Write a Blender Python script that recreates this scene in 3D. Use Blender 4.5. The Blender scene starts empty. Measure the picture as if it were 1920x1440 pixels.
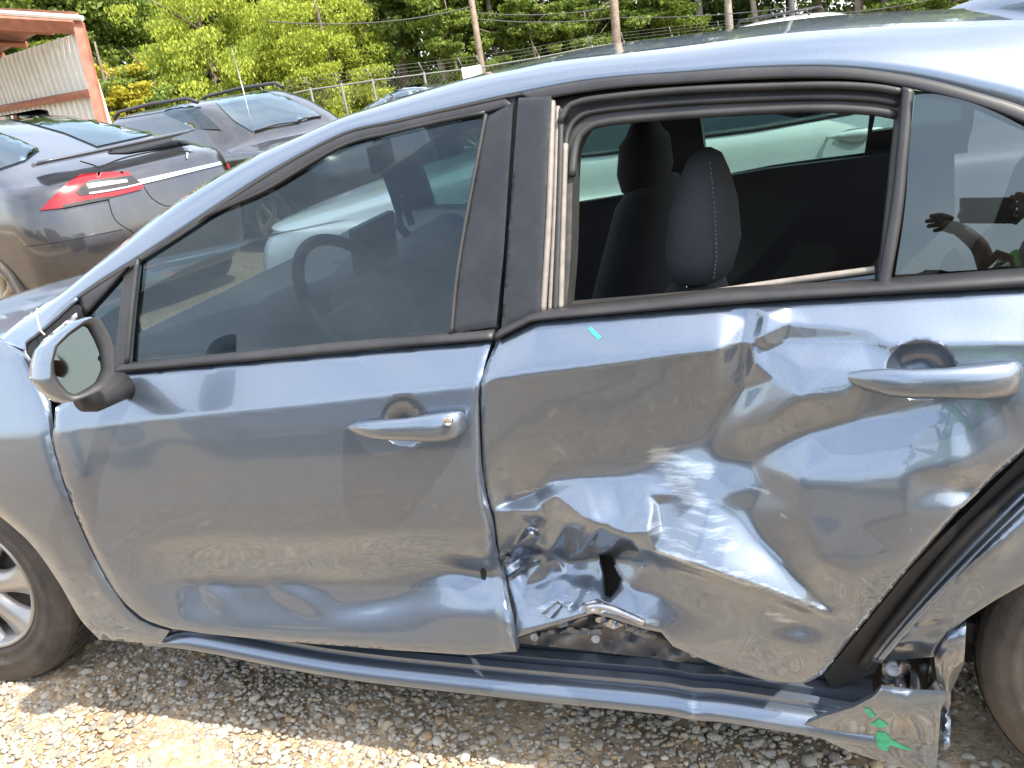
import bpy, bmesh, math, random
import numpy as np
from mathutils import Vector, Matrix
from mathutils.bvhtree import BVHTree
from mathutils.geometry import delaunay_2d_cdt

random.seed(7)
RNG = np.random.default_rng(7)
D2R = math.pi / 180.0
SC = bpy.context.scene
COL = SC.collection

# ------------------------------------------------------------------ camera
F_PX, YAW, PITCH, ROLL = 1700.0, 22.9 * D2R, 20.3 * D2R, 10.2 * D2R
CAM = np.array([2.228, -1.372, 1.449])
_f = np.array([-math.sin(YAW) * math.cos(PITCH), math.cos(YAW) * math.cos(PITCH), -math.sin(PITCH)])
_r = np.cross(_f, [0, 0, 1]); _r /= np.linalg.norm(_r)
_u = np.cross(_r, _f)
CR = math.cos(ROLL) * _r - math.sin(ROLL) * _u
CU = math.sin(ROLL) * _r + math.cos(ROLL) * _u
CF = _f
cd = bpy.data.cameras.new('camera')
cam = bpy.data.objects.new('camera', cd)
COL.objects.link(cam)
cam.matrix_world = Matrix(((CR[0], CU[0], -CF[0], CAM[0]), (CR[1], CU[1], -CF[1], CAM[1]),
                           (CR[2], CU[2], -CF[2], CAM[2]), (0, 0, 0, 1)))
cd.sensor_width = 36.0
cd.lens = F_PX / 1920.0 * 36.0
cd.clip_start = 0.02
cd.clip_end = 2000
SC.camera = cam

# ------------------------------------------------------------------ light
SUN = Vector((0.56, -0.13, 0.82)).normalized()
w = bpy.data.worlds.new('World'); SC.world = w; w.use_nodes = True
nt = w.node_tree; nt.nodes.clear()
sk = nt.nodes.new('ShaderNodeTexSky'); sk.sky_type = 'NISHITA'; sk.sun_disc = False
sk.sun_elevation = math.asin(SUN.z)
sk.sun_rotation = math.atan2(SUN.x, SUN.y)
sk.air_density = 1.3; sk.dust_density = 2.5; sk.ozone_density = 1.0
bg = nt.nodes.new('ShaderNodeBackground'); bg.inputs[1].default_value = 0.15
wo = nt.nodes.new('ShaderNodeOutputWorld')
# thin bright veil of summer cloud over the whole sky
tcw = nt.nodes.new('ShaderNodeTexCoord')
mpw = nt.nodes.new('ShaderNodeMapping'); mpw.inputs['Scale'].default_value = (1., 1., 2.2)
nw = nt.nodes.new('ShaderNodeTexNoise'); nw.inputs['Scale'].default_value = 2.3; nw.inputs['Detail'].default_value = 7.; nw.inputs['Roughness'].default_value = .6
mrw = nt.nodes.new('ShaderNodeMapRange')
for i_, v_ in ((1, .38), (2, .72), (3, .12), (4, .75)): mrw.inputs[i_].default_value = v_
mxw = nt.nodes.new('ShaderNodeMix'); mxw.data_type = 'RGBA'; mxw.inputs[7].default_value = (6.2, 6.3, 6.5, 1)
nt.links.new(tcw.outputs['Generated'], mpw.inputs[0]); nt.links.new(mpw.outputs[0], nw.inputs['Vector'])
nt.links.new(nw.outputs['Fac'], mrw.inputs[0]); nt.links.new(mrw.outputs[0], mxw.inputs[0]); nt.links.new(sk.outputs[0], mxw.inputs[6])
nt.links.new(mxw.outputs[2], bg.inputs[0]); nt.links.new(bg.outputs[0], wo.inputs[0])
sl = bpy.data.lights.new('sun', 'SUN'); sl.energy = 2.9; sl.angle = 0.5 * D2R; sl.color = (1.0, 0.94, 0.84)
so = bpy.data.objects.new('sun', sl); COL.objects.link(so)
so.rotation_euler = SUN.to_track_quat('Z', 'Y').to_euler()
SC.view_settings.view_transform = 'Standard'
SC.view_settings.look = 'None'
SC.view_settings.gamma = 1.0
SC.view_settings.exposure = 1.75
SC.cycles.max_bounces = 10
SC.cycles.transparent_max_bounces = 16
SC.cycles.caustics_reflective = False
SC.cycles.caustics_refractive = False


# ------------------------------------------------------------------ pixel rays
def rays(px, py):
    px = np.asarray(px, float); py = np.asarray(py, float)
    return CF + (px[..., None] - 960) / F_PX * CR - (py[..., None] - 720) / F_PX * CU


def on_y(px, py, y):
    d = rays(px, py); t = (np.asarray(y) - CAM[1]) / d[..., 1]
    return CAM + t[..., None] * d


def on_z(px, py, z):
    d = rays(px, py); t = (np.asarray(z) - CAM[2]) / d[..., 2]
    return CAM + t[..., None] * d


def at(px, py, depth):
    return CAM + rays(px, py) * np.asarray(depth)[..., None] if np.ndim(depth) else CAM + rays(px, py) * depth


def on_plane(px, py, p0, n):
    d = rays(px, py); t = ((np.asarray(p0) - CAM) @ np.asarray(n)) / (d @ np.asarray(n))
    return CAM + t[..., None] * d


def gz(y):
    return -0.028 * max(0.0, y - 1.0)


# ------------------------------------------------------------------ body side surface of the sedan
def _tab(pts, y):
    a = on_y([p[0] for p in pts], [p[1] for p in pts], y)
    return a[:, 0], a[:, 2]


_bx, _bz = _tab([(60, 705), (217, 698), (640, 661), (925, 634), (1010, 603), (1280, 577), (1647, 552), (1920, 537)], .055)
_cx, _cz = _tab([(0, 818), (300, 783), (600, 753), (900, 720), (935, 704), (1150, 675), (1280, 657), (1400, 646), (1920, 640)], 0.)
_q = np.arange(-.05, 1.0, .002)


def _sm(t, n=11):
    k = np.ones(n) / n
    for _ in range(2):
        t = np.convolve(np.pad(t, n // 2, mode='edge'), k, 'valid')
    return t


_q1 = np.interp(_q, [0, .05, .12, .20, .28, .36, .405, .45, .50, .53, .56, .60, .66, .75], [0, -.0095, -.020, -.026, -.0245, -.008, .004, -.010, -.030, -.039, -.040, -.032, -.012, .02])
_q2 = np.interp(_q, [0, .05, .12, .20, .28, .36, .44, .50, .54, .58, .66, .75], [0, -.0095, -.020, -.026, -.029, -.031, -.031, -.029, -.026, -.022, -.010, .01])
_q1 = _sm(_q1); _q2 = _sm(_q2)


def smooth(a, b, x):
    t = np.clip((x - a) / (b - a), 0, 1)
    return t * t * (3 - 2 * t)


def side(x, z):
    x = np.asarray(x, float); z = np.asarray(z, float)
    zb = np.interp(x, _bx, _bz); zc = np.interp(x, _cx, _cz)
    d = z - zb
    up = .055 + .43 * d + .17 * d * d
    s = np.clip((z - zc) / (zb - zc), 0, 1)
    mid = .055 * s
    q = np.clip(zc - z, -.04, .9)
    fl = smooth(.62, .80, x) * (1 - smooth(1.75, 1.95, x))
    low = np.interp(q, _q, _q1) * fl + np.interp(q, _q, _q2) * (1 - fl)
    y = np.where(z >= zb, up, np.where(z >= zc, mid, low))
    return y + .05 * np.clip((.55 - x) / .55, 0, 3) ** 2 + .05 * np.clip((x - 2.25) / .5, 0, 3) ** 2


def on_s(px, py, off=0.):
    px = np.asarray(px, float); py = np.asarray(py, float)
    y = np.zeros(np.broadcast(px, py).shape)
    for _ in range(14):
        p = on_y(px, py, y)
        y = .35 * y + .65 * (side(p[..., 0], p[..., 2]) + off)
    return on_y(px, py, y)


def P(px, py, off=0.):
    return Vector(on_s(px, py, off))


# ------------------------------------------------------------------ materials
def new_mat(name):
    m = bpy.data.materials.new(name); m.use_nodes = True
    n = m.node_tree; b = n.nodes['Principled BSDF']
    return m, n, b


def N(n, t, **kw):
    x = n.nodes.new(t)
    for k, v in kw.items():
        if k.startswith('i_'):
            key = k[2:]
            x.inputs[int(key) if key.isdigit() else key.replace('_', ' ')].default_value = v
        else:
            setattr(x, k, v)
    return x


def L(n, a, b):
    n.links.new(a, b)


def mat(name, col, rough=.5, metal=0., coat=0., coat_r=.03, var=0., vscale=8., bump=0., bscale=60., spec=.5, dust=0., dcol=(.30, .24, .17)):
    m, n, b = new_mat(name)
    b.inputs['Roughness'].default_value = rough
    b.inputs['Metallic'].default_value = metal
    b.inputs['Coat Weight'].default_value = coat
    b.inputs['Coat Roughness'].default_value = coat_r
    b.inputs['Specular IOR Level'].default_value = spec
    tc = N(n, 'ShaderNodeTexCoord')
    c = N(n, 'ShaderNodeRGB'); c.outputs[0].default_value = (*col, 1)
    out = c.outputs[0]
    if var > 0:
        ns = N(n, 'ShaderNodeTexNoise', i_Scale=vscale, i_Detail=6.0, i_Roughness=.65)
        L(n, tc.outputs['Object'], ns.inputs['Vector'])
        mr = N(n, 'ShaderNodeMapRange', i_1=.3, i_2=.7, i_3=1 - var, i_4=1 + var)
        L(n, ns.outputs['Fac'], mr.inputs[0])
        mx = N(n, 'ShaderNodeVectorMath', operation='SCALE')
        L(n, out, mx.inputs[0]); L(n, mr.outputs[0], mx.inputs['Scale']); out = mx.outputs[0]
    if dust > 0:
        n2 = N(n, 'ShaderNodeTexNoise', i_Scale=9., i_Detail=8., i_Roughness=.7)
        L(n, tc.outputs['Object'], n2.inputs['Vector'])
        m2 = N(n, 'ShaderNodeMapRange', i_1=.35, i_2=.75, i_3=0., i_4=dust)
        L(n, n2.outputs['Fac'], m2.inputs[0])
        mm = N(n, 'ShaderNodeMix', data_type='RGBA')
        L(n, m2.outputs[0], mm.inputs[0]); L(n, out, mm.inputs[6]); mm.inputs[7].default_value = (*dcol, 1); out = mm.outputs[2]
    L(n, out, b.inputs['Base Color'])
    if bump > 0:
        nb = N(n, 'ShaderNodeTexNoise', i_Scale=bscale, i_Detail=4.)
        L(n, tc.outputs['Object'], nb.inputs['Vector'])
        bp = N(n, 'ShaderNodeBump', i_Strength=bump, i_Distance=.01)
        L(n, nb.outputs['Fac'], bp.inputs['Height']); L(n, bp.outputs[0], b.inputs['Normal'])
    return m


def glass(name, tint, r0=.06, rough=0.0, dirt=.03):
    m = bpy.data.materials.new(name); m.use_nodes = True
    n = m.node_tree; n.nodes.clear()
    o = N(n, 'ShaderNodeOutputMaterial')
    geo = N(n, 'ShaderNodeNewGeometry')
    tc_ = N(n, 'ShaderNodeMix', data_type='RGBA'); tc_.inputs[6].default_value = (*tint, 1); tc_.inputs[7].default_value = (1, 1, 1, 1)
    L(n, geo.outputs['Backfacing'], tc_.inputs[0])
    t = N(n, 'ShaderNodeBsdfTransparent'); L(n, tc_.outputs[2], t.inputs[0])
    g = N(n, 'ShaderNodeBsdfGlossy'); g.inputs['Roughness'].default_value = rough; g.inputs[0].default_value = (.82, .95, 1., 1)
    lw = N(n, 'ShaderNodeLayerWeight', i_Blend=.5)
    pw_ = N(n, 'ShaderNodeMath', operation='POWER'); pw_.inputs[1].default_value = 5.; L(n, lw.outputs['Facing'], pw_.inputs[0])
    sch = N(n, 'ShaderNodeMapRange', i_1=0., i_2=1., i_3=r0, i_4=1.); L(n, pw_.outputs[0], sch.inputs[0])
    inv = N(n, 'ShaderNodeMath', operation='SUBTRACT'); inv.inputs[0].default_value = 1.; L(n, geo.outputs['Backfacing'], inv.inputs[1])
    fr = N(n, 'ShaderNodeMath', operation='MULTIPLY'); L(n, sch.outputs[0], fr.inputs[0]); L(n, inv.outputs[0], fr.inputs[1])
    mx = N(n, 'ShaderNodeMixShader')
    L(n, fr.outputs[0], mx.inputs[0]); L(n, t.outputs[0], mx.inputs[1]); L(n, g.outputs[0], mx.inputs[2])
    df = N(n, 'ShaderNodeBsdfDiffuse'); df.inputs[0].default_value = (.45, .42, .36, 1)
    tc = N(n, 'ShaderNodeTexCoord'); ns = N(n, 'ShaderNodeTexNoise', i_Scale=7., i_Detail=8., i_Roughness=.7)
    L(n, tc.outputs['Object'], ns.inputs['Vector'])
    mr = N(n, 'ShaderNodeMapRange', i_1=.4, i_2=.85, i_3=0., i_4=dirt); L(n, ns.outputs['Fac'], mr.inputs[0])
    m2 = N(n, 'ShaderNodeMixShader'); L(n, mr.outputs[0], m2.inputs[0]); L(n, mx.outputs[0], m2.inputs[1]); L(n, df.outputs[0], m2.inputs[2])
    L(n, m2.outputs[0], o.inputs[0])
    return m


def paint_mat(name, col, scuff_sun=False, metal=.76, rough=.32, dusty=.05):
    m, n, b = new_mat(name)
    tc = N(n, 'ShaderNodeTexCoord')
    b.inputs['Metallic'].default_value = metal
    b.inputs['Roughness'].default_value = rough
    b.inputs['Coat Weight'].default_value = 1.0
    b.inputs['Coat Roughness'].default_value = .012
    b.inputs['Coat IOR'].default_value = 1.62
    c = N(n, 'ShaderNodeRGB'); c.outputs[0].default_value = (*col, 1)
    fl = N(n, 'ShaderNodeTexVoronoi', i_Scale=1400.)
    L(n, tc.outputs['Object'], fl.inputs['Vector'])
    mr = N(n, 'ShaderNodeMapRange', i_1=0., i_2=1., i_3=.86, i_4=1.16)
    sx = N(n, 'ShaderNodeSeparateColor'); L(n, fl.outputs['Color'], sx.inputs[0]); L(n, sx.outputs[0], mr.inputs[0])
    sc = N(n, 'ShaderNodeVectorMath', operation='SCALE'); L(n, c.outputs[0], sc.inputs[0]); L(n, mr.outputs[0], sc.inputs['Scale'])
    n2 = N(n, 'ShaderNodeTexNoise', i_Scale=5., i_Detail=9., i_Roughness=.72); L(n, tc.outputs['Object'], n2.inputs['Vector'])
    m2 = N(n, 'ShaderNodeMapRange', i_1=.42, i_2=.8, i_3=0., i_4=dusty * 2.2); L(n, n2.outputs['Fac'], m2.inputs[0])
    mx = N(n, 'ShaderNodeMix', data_type='RGBA'); L(n, m2.outputs[0], mx.inputs[0]); L(n, sc.outputs[0], mx.inputs[6]); mx.inputs[7].default_value = (.30, .26, .20, 1)
    col_out = mx.outputs[2]
    # faint orange peel so that reflections break up a little
    n3 = N(n, 'ShaderNodeTexNoise', i_Scale=160., i_Detail=2.); L(n, tc.outputs['Object'], n3.inputs['Vector'])
    bp = N(n, 'ShaderNodeBump', i_Strength=.025, i_Distance=.002); L(n, n3.outputs['Fac'], bp.inputs['Height'])
    L(n, bp.outputs[0], b.inputs['Coat Normal'])
    # water spots and dust dull the lacquer here and there
    m3 = N(n, 'ShaderNodeMapRange', i_1=.4, i_2=.75, i_3=.008, i_4=.05); L(n, n2.outputs['Fac'], m3.inputs[0]); L(n, m3.outputs[0], b.inputs['Coat Roughness'])
    if scuff_sun:  # pale mix: scraped paint, plus sun brightness put into the crumple's colour
        at_ = N(n, 'ShaderNodeAttribute', attribute_name='scuff_sun')
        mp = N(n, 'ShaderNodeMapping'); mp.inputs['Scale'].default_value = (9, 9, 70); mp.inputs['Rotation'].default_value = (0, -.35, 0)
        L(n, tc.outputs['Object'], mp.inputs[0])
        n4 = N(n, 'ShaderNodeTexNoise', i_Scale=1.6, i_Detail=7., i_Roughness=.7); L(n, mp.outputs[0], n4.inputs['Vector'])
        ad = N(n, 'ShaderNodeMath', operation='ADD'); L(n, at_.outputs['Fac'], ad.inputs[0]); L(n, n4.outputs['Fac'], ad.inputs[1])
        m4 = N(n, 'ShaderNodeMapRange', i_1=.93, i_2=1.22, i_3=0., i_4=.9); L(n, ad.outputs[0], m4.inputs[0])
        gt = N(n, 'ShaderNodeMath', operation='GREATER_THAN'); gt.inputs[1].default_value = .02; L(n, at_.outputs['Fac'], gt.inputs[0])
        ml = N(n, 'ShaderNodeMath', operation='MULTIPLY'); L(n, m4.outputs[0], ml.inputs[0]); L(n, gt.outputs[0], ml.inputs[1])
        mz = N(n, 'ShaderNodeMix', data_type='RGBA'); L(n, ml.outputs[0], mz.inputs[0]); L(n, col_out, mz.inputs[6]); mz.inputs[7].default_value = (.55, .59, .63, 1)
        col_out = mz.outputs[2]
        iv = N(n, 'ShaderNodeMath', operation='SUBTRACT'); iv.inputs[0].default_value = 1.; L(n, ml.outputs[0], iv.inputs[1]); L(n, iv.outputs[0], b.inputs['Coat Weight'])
    L(n, col_out, b.inputs['Base Color'])
    return m


BLUE = (.150, .185, .235)
M = {}
M['paint'] = paint_mat('blue_grey_paint', BLUE)
M['paint_scuff_sun'] = paint_mat('blue_grey_paint_scuff_sun', BLUE, scuff_sun=True)
M['jamb'] = mat('jamb_paint', (.09, .11, .14), .3, .5, coat=.6, var=.15, dust=.2)
M['trim'] = mat('black_trim', (.022, .022, .024), .45, spec=.35, var=.15, dust=.18, dcol=(.13, .12, .105))
M['applique'] = mat('black_pillar_film', (.018, .020, .023), .42, spec=.3, var=.15, vscale=60, bump=.03, bscale=900, dust=.12, dcol=(.12, .12, .12))
M['rubber'] = mat('rubber', (.018, .018, .018), .55, var=.2, dust=.25, dcol=(.10, .09, .08))
M['channel'] = mat('beige_channel', (.20, .175, .15), .5, var=.25, vscale=30)  # brown-beige tone of the window run channels
M['tyre'] = mat('tyre_rubber', (.055, .048, .042), .75, var=.2, dust=.7, dcol=(.17, .135, .105), bump=.2, bscale=120)
M['tread'] = mat('tyre_tread', (.055, .053, .05), .8, var=.25, dust=.6, dcol=(.17, .15, .13), bump=.3, bscale=150)
M['hubcap'] = mat('silver_hubcap', (.42, .41, .39), .32, .55, var=.1, dust=.25)
M['dark'] = mat('black_void', (.008, .008, .009), .8)
M['cabin'] = mat('black_cabin', (.014, .014, .016), .75, var=.2)
M['dash'] = mat('dash_plastic', (.035, .037, .04), .6, var=.15)
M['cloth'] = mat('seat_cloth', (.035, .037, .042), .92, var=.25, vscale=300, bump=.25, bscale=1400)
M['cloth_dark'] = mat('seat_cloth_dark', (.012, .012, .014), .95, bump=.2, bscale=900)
M['stitch'] = mat('pale_stitch', (.13, .13, .135), .9)
M['liner'] = mat('headliner', (.35, .35, .33), .95)
M['chrome'] = mat('chrome', (.75, .75, .75), .08, 1.)
M['steel'] = mat('bare_steel', (.42, .42, .43), .34, .9, var=.2, vscale=40)
M['white_plastic'] = mat('white_plastic', (.36, .36, .38), .4, var=.1)
M['undercoat'] = mat('grey_undercoat', (.12, .12, .13), .5, .2, var=.3, vscale=30, bump=.2, dust=.4)
M['win_front'] = glass('front_window_glass', (.17, .23, .245), .05, dirt=.012)
M['win_shield'] = glass('windscreen_glass', (.62, .74, .70), .05)
M['win_far'] = glass('far_window_glass', (.22, .35, .30), .04)
M['win_dark'] = glass('tinted_quarter_glass', (.08, .095, .10), .085)
M['mirror'] = mat('mirror_glass', (.095, .11, .105), .03, 1.)
M['green'] = mat('green_marker', (.03, .55, .30), .5)


# ------------------------------------------------------------------ mesh helpers
def link(o, parent=None):
    COL.objects.link(o)
    if parent is not None:
        o.parent = parent
        o.matrix_parent_inverse = parent.matrix_world.inverted()
    return o


def mk(name, v, f, m, parent=None, smooth_=True, loc=None):
    me = bpy.data.meshes.new(name)
    me.from_pydata([tuple(map(float, p)) for p in v], [], [tuple(int(i) for i in q) for q in f])
    me.validate()
    ob = bpy.data.objects.new(name, me)
    if m is not None:
        me.materials.append(m)
    if smooth_:
        me.polygons.foreach_set('use_smooth', np.ones(len(me.polygons), bool))
    me.update()
    return link(ob, parent)


def sharp(o, ang=35):
    o.data.set_sharp_from_angle(angle=ang * D2R)
    return o


def empty(name, loc, label=None, cat=None, group=None, rz=0.):
    o = bpy.data.objects.new(name, None); o.empty_display_size = .2
    o.location = tuple(map(float, loc)); o.rotation_euler[2] = rz
    COL.objects.link(o)
    bpy.context.view_layer.update()
    return tag(o, label, cat, group)


def tag(o, label=None, cat=None, group=None, kind=None):
    if label: o['label'] = label
    if cat: o['category'] = cat
    if group: o['group'] = group
    if kind: o['kind'] = kind
    return o


class MB:
    def __init__(s):
        s.v = []; s.f = []

    def add(s, v, f):
        o = len(s.v); s.v += [tuple(map(float, p)) for p in v]; s.f += [tuple(int(i) + o for i in q) for q in f]
        return s

    def box(s, c, d, R=None):
        x, y, z = d[0] / 2, d[1] / 2, d[2] / 2
        p = [Vector((a * x, b * y, e * z)) for a in (-1, 1) for b in (-1, 1) for e in (-1, 1)]
        if R is not None: p = [R @ q for q in p]
        p = [q + Vector(c) for q in p]
        return s.add(p, [(0, 1, 3, 2), (4, 6, 7, 5), (0, 4, 5, 1), (2, 3, 7, 6), (0, 2, 6, 4), (1, 5, 7, 3)])

    def tube(s, pts, r, n=8, cap=True):
        pts = [Vector(tuple(map(float, p))) for p in pts]
        rr = r if isinstance(r, (list, tuple)) else [r] * len(pts)
        v = []; f = []
        up = Vector((.13, .21, .97))
        for i, p in enumerate(pts):
            t = (pts[min(i + 1, len(pts) - 1)] - pts[max(i - 1, 0)])
            if t.length < 1e-9: t = Vector((0, 0, 1))
            t.normalize()
            a = t.cross(up)
            if a.length < 1e-3: a = t.cross(Vector((1, 0, 0)))
            a.normalize(); b = t.cross(a)
            for k in range(n):
                th = 2 * math.pi * k / n
                v.append(p + (a * math.cos(th) + b * math.sin(th)) * rr[i])
        for i in range(len(pts) - 1):
            for k in range(n):
                k2 = (k + 1) % n
                f.append((i * n + k, i * n + k2, (i + 1) * n + k2, (i + 1) * n + k))
        if cap:
            f.append(tuple(range(n - 1, -1, -1))); f.append(tuple(range((len(pts) - 1) * n, len(pts) * n)))
        return s.add(v, f)

    def loft(s, rings, closed=True, cap0=True, cap1=True):
        n = len(rings[0]); v = [p for r in rings for p in r]; f = []
        for i in range(len(rings) - 1):
            for k in range(n if closed else n - 1):
                k2 = (k + 1) % n
                f.append((i * n + k, i * n + k2, (i + 1) * n + k2, (i + 1) * n + k))
        if cap0: f.append(tuple(range(n - 1, -1, -1)))
        if cap1: f.append(tuple(range((len(rings) - 1) * n, len(rings) * n)))
        return s.add(v, f)

    def lathe(s, prof, origin, axis, n=32, cap=False):
        ax = Vector(axis).normalized(); a = ax.cross(Vector((0, 0, 1)))
        if a.length < 1e-3: a = Vector((1, 0, 0))
        a.normalize(); b = ax.cross(a); o = Vector(origin)
        rings = [[o + ax * h + (a * math.cos(2 * math.pi * k / n) + b * math.sin(2 * math.pi * k / n)) * r for k in range(n)] for h, r in prof]
        return s.loft(rings, True, cap, cap)

    def build(s, name, m, parent=None, smooth_=True, sharp_=None):
        o = mk(name, s.v, s.f, m, parent, smooth_)
        bm = bmesh.new(); bm.from_mesh(o.data); bmesh.ops.recalc_face_normals(bm, faces=bm.faces); bm.to_mesh(o.data); bm.free()
        if sharp_: sharp(o, sharp_)
        return o


def densify(poly, step):
    out = []
    n = len(poly)
    for i in range(n):
        a = np.array(poly[i], float); b = np.array(poly[(i + 1) % n], float)
        k = max(1, int(round(np.linalg.norm(b - a) / step)))
        for j in range(k): out.append(tuple(a + (b - a) * j / k))
    return out


def curve(pts, step=10, closed=False):
    """Catmull-Rom through pixel points"""
    p = [np.array(q, float) for q in pts]; out = []
    n = len(p)
    for i in range(n if closed else n - 1):
        p0 = p[(i - 1) % n] if closed or i > 0 else 2 * p[0] - p[1]
        p1 = p[i]; p2 = p[(i + 1) % n]
        p3 = p[(i + 2) % n] if closed or i + 2 < n else 2 * p[-1] - p[-2]
        k = max(1, int(np.linalg.norm(p2 - p1) / step))
        for j in range(k):
            t = j / k
            out.append(.5 * ((2 * p1) + (-p0 + p2) * t + (2 * p0 - 5 * p1 + 4 * p2 - p3) * t * t + (-p0 + 3 * p1 - 3 * p2 + p3) * t ** 3))
    if not closed: out.append(p[-1])
    return [tuple(q) for q in out]


def inside(pts, poly):
    x, y = pts[:, 0], pts[:, 1]; r = np.zeros(len(pts), bool)
    q = np.array(poly); j = len(q) - 1
    for i in range(len(q)):
        c = ((q[i, 1] > y) != (q[j, 1] > y)) & (x < (q[j, 0] - q[i, 0]) * (y - q[i, 1]) / (q[j, 1] - q[i, 1] + 1e-12) + q[i, 0])
        r ^= c; j = i
    return r


def dist_poly(pts, poly, closed=True):
    q = np.array(poly); d = np.full(len(pts), 1e9)
    m = len(q) if closed else len(q) - 1
    for i in range(m):
        a = q[i]; b = q[(i + 1) % len(q)]; ab = b - a
        t = np.clip(((pts - a) @ ab) / (ab @ ab + 1e-12), 0, 1)
        d = np.minimum(d, np.linalg.norm(pts - a - t[:, None] * ab, axis=1))
    return d


def tri_mesh(outline, step, holes=(), extra=None, bstep=None):
    """constrained triangulation in pixel space"""
    o = densify(outline, bstep or step)
    hs = [densify(h, bstep or step) for h in holes]
    x0, y0 = np.min(o, 0); x1, y1 = np.max(o, 0)
    gx, gy = np.meshgrid(np.arange(x0, x1 + step, step), np.arange(y0, y1 + step, step * .9))
    gx[1::2] += step / 2
    g = np.stack([gx.ravel(), gy.ravel()], 1)
    if extra is not None: g = np.concatenate([g, extra])
    k = inside(g, o) & (dist_poly(g, o) > step * .45)
    for h in hs: k &= ~inside(g, h) & (dist_poly(g, h) > step * .45)
    g = g[k]
    vs = [Vector(p) for p in o]; es = [(i, (i + 1) % len(o)) for i in range(len(o))]
    for h in hs:
        b = len(vs); vs += [Vector(p) for p in h]; es += [(b + i, b + (i + 1) % len(h)) for i in range(len(h))]
    vs += [Vector(p) for p in g]
    ov, _, of, _, _, _ = delaunay_2d_cdt(vs, es, [], 0, 1e-4)
    pts = np.array([(p.x, p.y) for p in ov])
    tri = np.array([t for t in of if len(t) == 3])
    c = pts[tri].mean(1)
    k = inside(c, o)
    for h in hs: k &= ~inside(c, h)
    return pts, tri[k], o, hs


def solid(name, pos, tri, thick, m, parent, attrs=None, smooth_=True):
    """front sheet + back sheet + rim, thick is a vector"""
    n = len(pos)
    e = {}
    for t in tri:
        for a, b in ((t[0], t[1]), (t[1], t[2]), (t[2], t[0])):
            e[(a, b)] = e.get((a, b), 0) + 1
    rim = [(a, b) for (a, b) in e if (b, a) not in e]
    v = np.concatenate([pos, pos + np.asarray(thick)])
    fr = [tuple(t) for t in tri]
    bk = [(t[2] + n, t[1] + n, t[0] + n) for t in tri]
    rf = [(b, a, a + n, b + n) for a, b in rim]
    o = mk(name, v, fr + bk + rf, m, parent, smooth_)
    o.data.set_sharp_from_angle(angle=50 * D2R)
    if attrs:
        for k, a in attrs.items():
            at_ = o.data.attributes.new(k, 'FLOAT', 'POINT')
            at_.data.foreach_set('value', np.concatenate([a, a]).astype(np.float32))
    return o


def panel(name, outline, m, parent, off=0., step=12, holes=(), thick=.012, bevel=.004, bw=7., extra=None, bstep=None, attrs=None, field=None):
    pts, tri, o, hs = tri_mesh(outline, step, holes, extra, bstep)
    f = np.full(len(pts), float(off))
    if field is not None: f = f + field(pts)
    if bevel > 0:
        d = dist_poly(pts, o)
        for h in hs: d = np.minimum(d, dist_poly(pts, h))
        f = f + bevel * np.clip(1 - d / bw, 0, 1) ** 2
    pos = on_s(pts[:, 0], pts[:, 1], f)
    # orient towards the camera
    a = pos[tri]; nn = np.cross(a[:, 1] - a[:, 0], a[:, 2] - a[:, 0]); flip = (nn * (CAM - a.mean(1))).sum(1) < 0
    tri = tri.copy(); tri[flip] = tri[flip][:, ::-1]
    at_ = {k: fn(pts) for k, fn in attrs.items()} if attrs else None
    return solid(name, pos, tri, (0, thick, 0), m, parent, at_)


def plane_panel(name, outline, m, parent, p0, nrm, thick=.02, step=40, bulge=0.):
    pts, tri, o, _ = tri_mesh(outline, step)
    pos = on_plane(pts[:, 0], pts[:, 1], p0, nrm)
    if bulge:
        d = np.clip(dist_poly(pts, o) / max(1, np.ptp(np.array(o), 0).min() / 2), 0, 1)
        nv = np.asarray(nrm, float); nv = nv / np.linalg.norm(nv)
        if nv @ (CAM - np.asarray(p0)) < 0: nv = -nv
        pos = pos + nv * (bulge * np.sqrt(d))[:, None]
    a = pos[tri]; nn = np.cross(a[:, 1] - a[:, 0], a[:, 2] - a[:, 0]); flip = (nn * (CAM - a.mean(1))).sum(1) < 0
    tri = tri.copy(); tri[flip] = tri[flip][:, ::-1]
    nv = np.asarray(nrm, float); nv = nv / np.linalg.norm(nv)
    if nv @ (CAM - np.asarray(p0)) > 0: nv = -nv
    return solid(name, pos, tri, nv * thick, m, parent)


def strip(name, pts_px, r, m, parent, off=0., n=8, st=12):
    pp = curve(pts_px, st)
    a = on_s([p[0] for p in pp], [p[1] for p in pp], off)
    return MB().tube(a, r, n).build(name, m, parent)


def band(name, top, bot, m, parent, off=0., bulge=.006, n=None, k=7, thick=.012, nb=60):
    a = resample(curve(top, 8), nb); b = resample(curve(bot, 8), nb)
    pa = on_s(a[:, 0], a[:, 1], off); pb = on_s(b[:, 0], b[:, 1], off)
    rows = []
    for i in range(nb):
        r = [pa[i] + np.array([0, thick, 0])]
        for j in range(k):
            t = j / (k - 1)
            r.append(pa[i] + (pb[i] - pa[i]) * t + np.array([0, -bulge * math.sin(math.pi * t) ** .6, 0]))
        r.append(pb[i] + np.array([0, thick, 0]))
        rows.append([tuple(q) for q in r])
    return MB().loft(rows, True).build(name, m, parent)


def resample(pts, n):
    p = np.array(pts); s = np.concatenate([[0], np.cumsum(np.linalg.norm(np.diff(p, axis=0), axis=1))])
    t = np.linspace(0, s[-1], n)
    return np.stack([np.interp(t, s, p[:, 0]), np.interp(t, s, p[:, 1])], 1)


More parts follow.
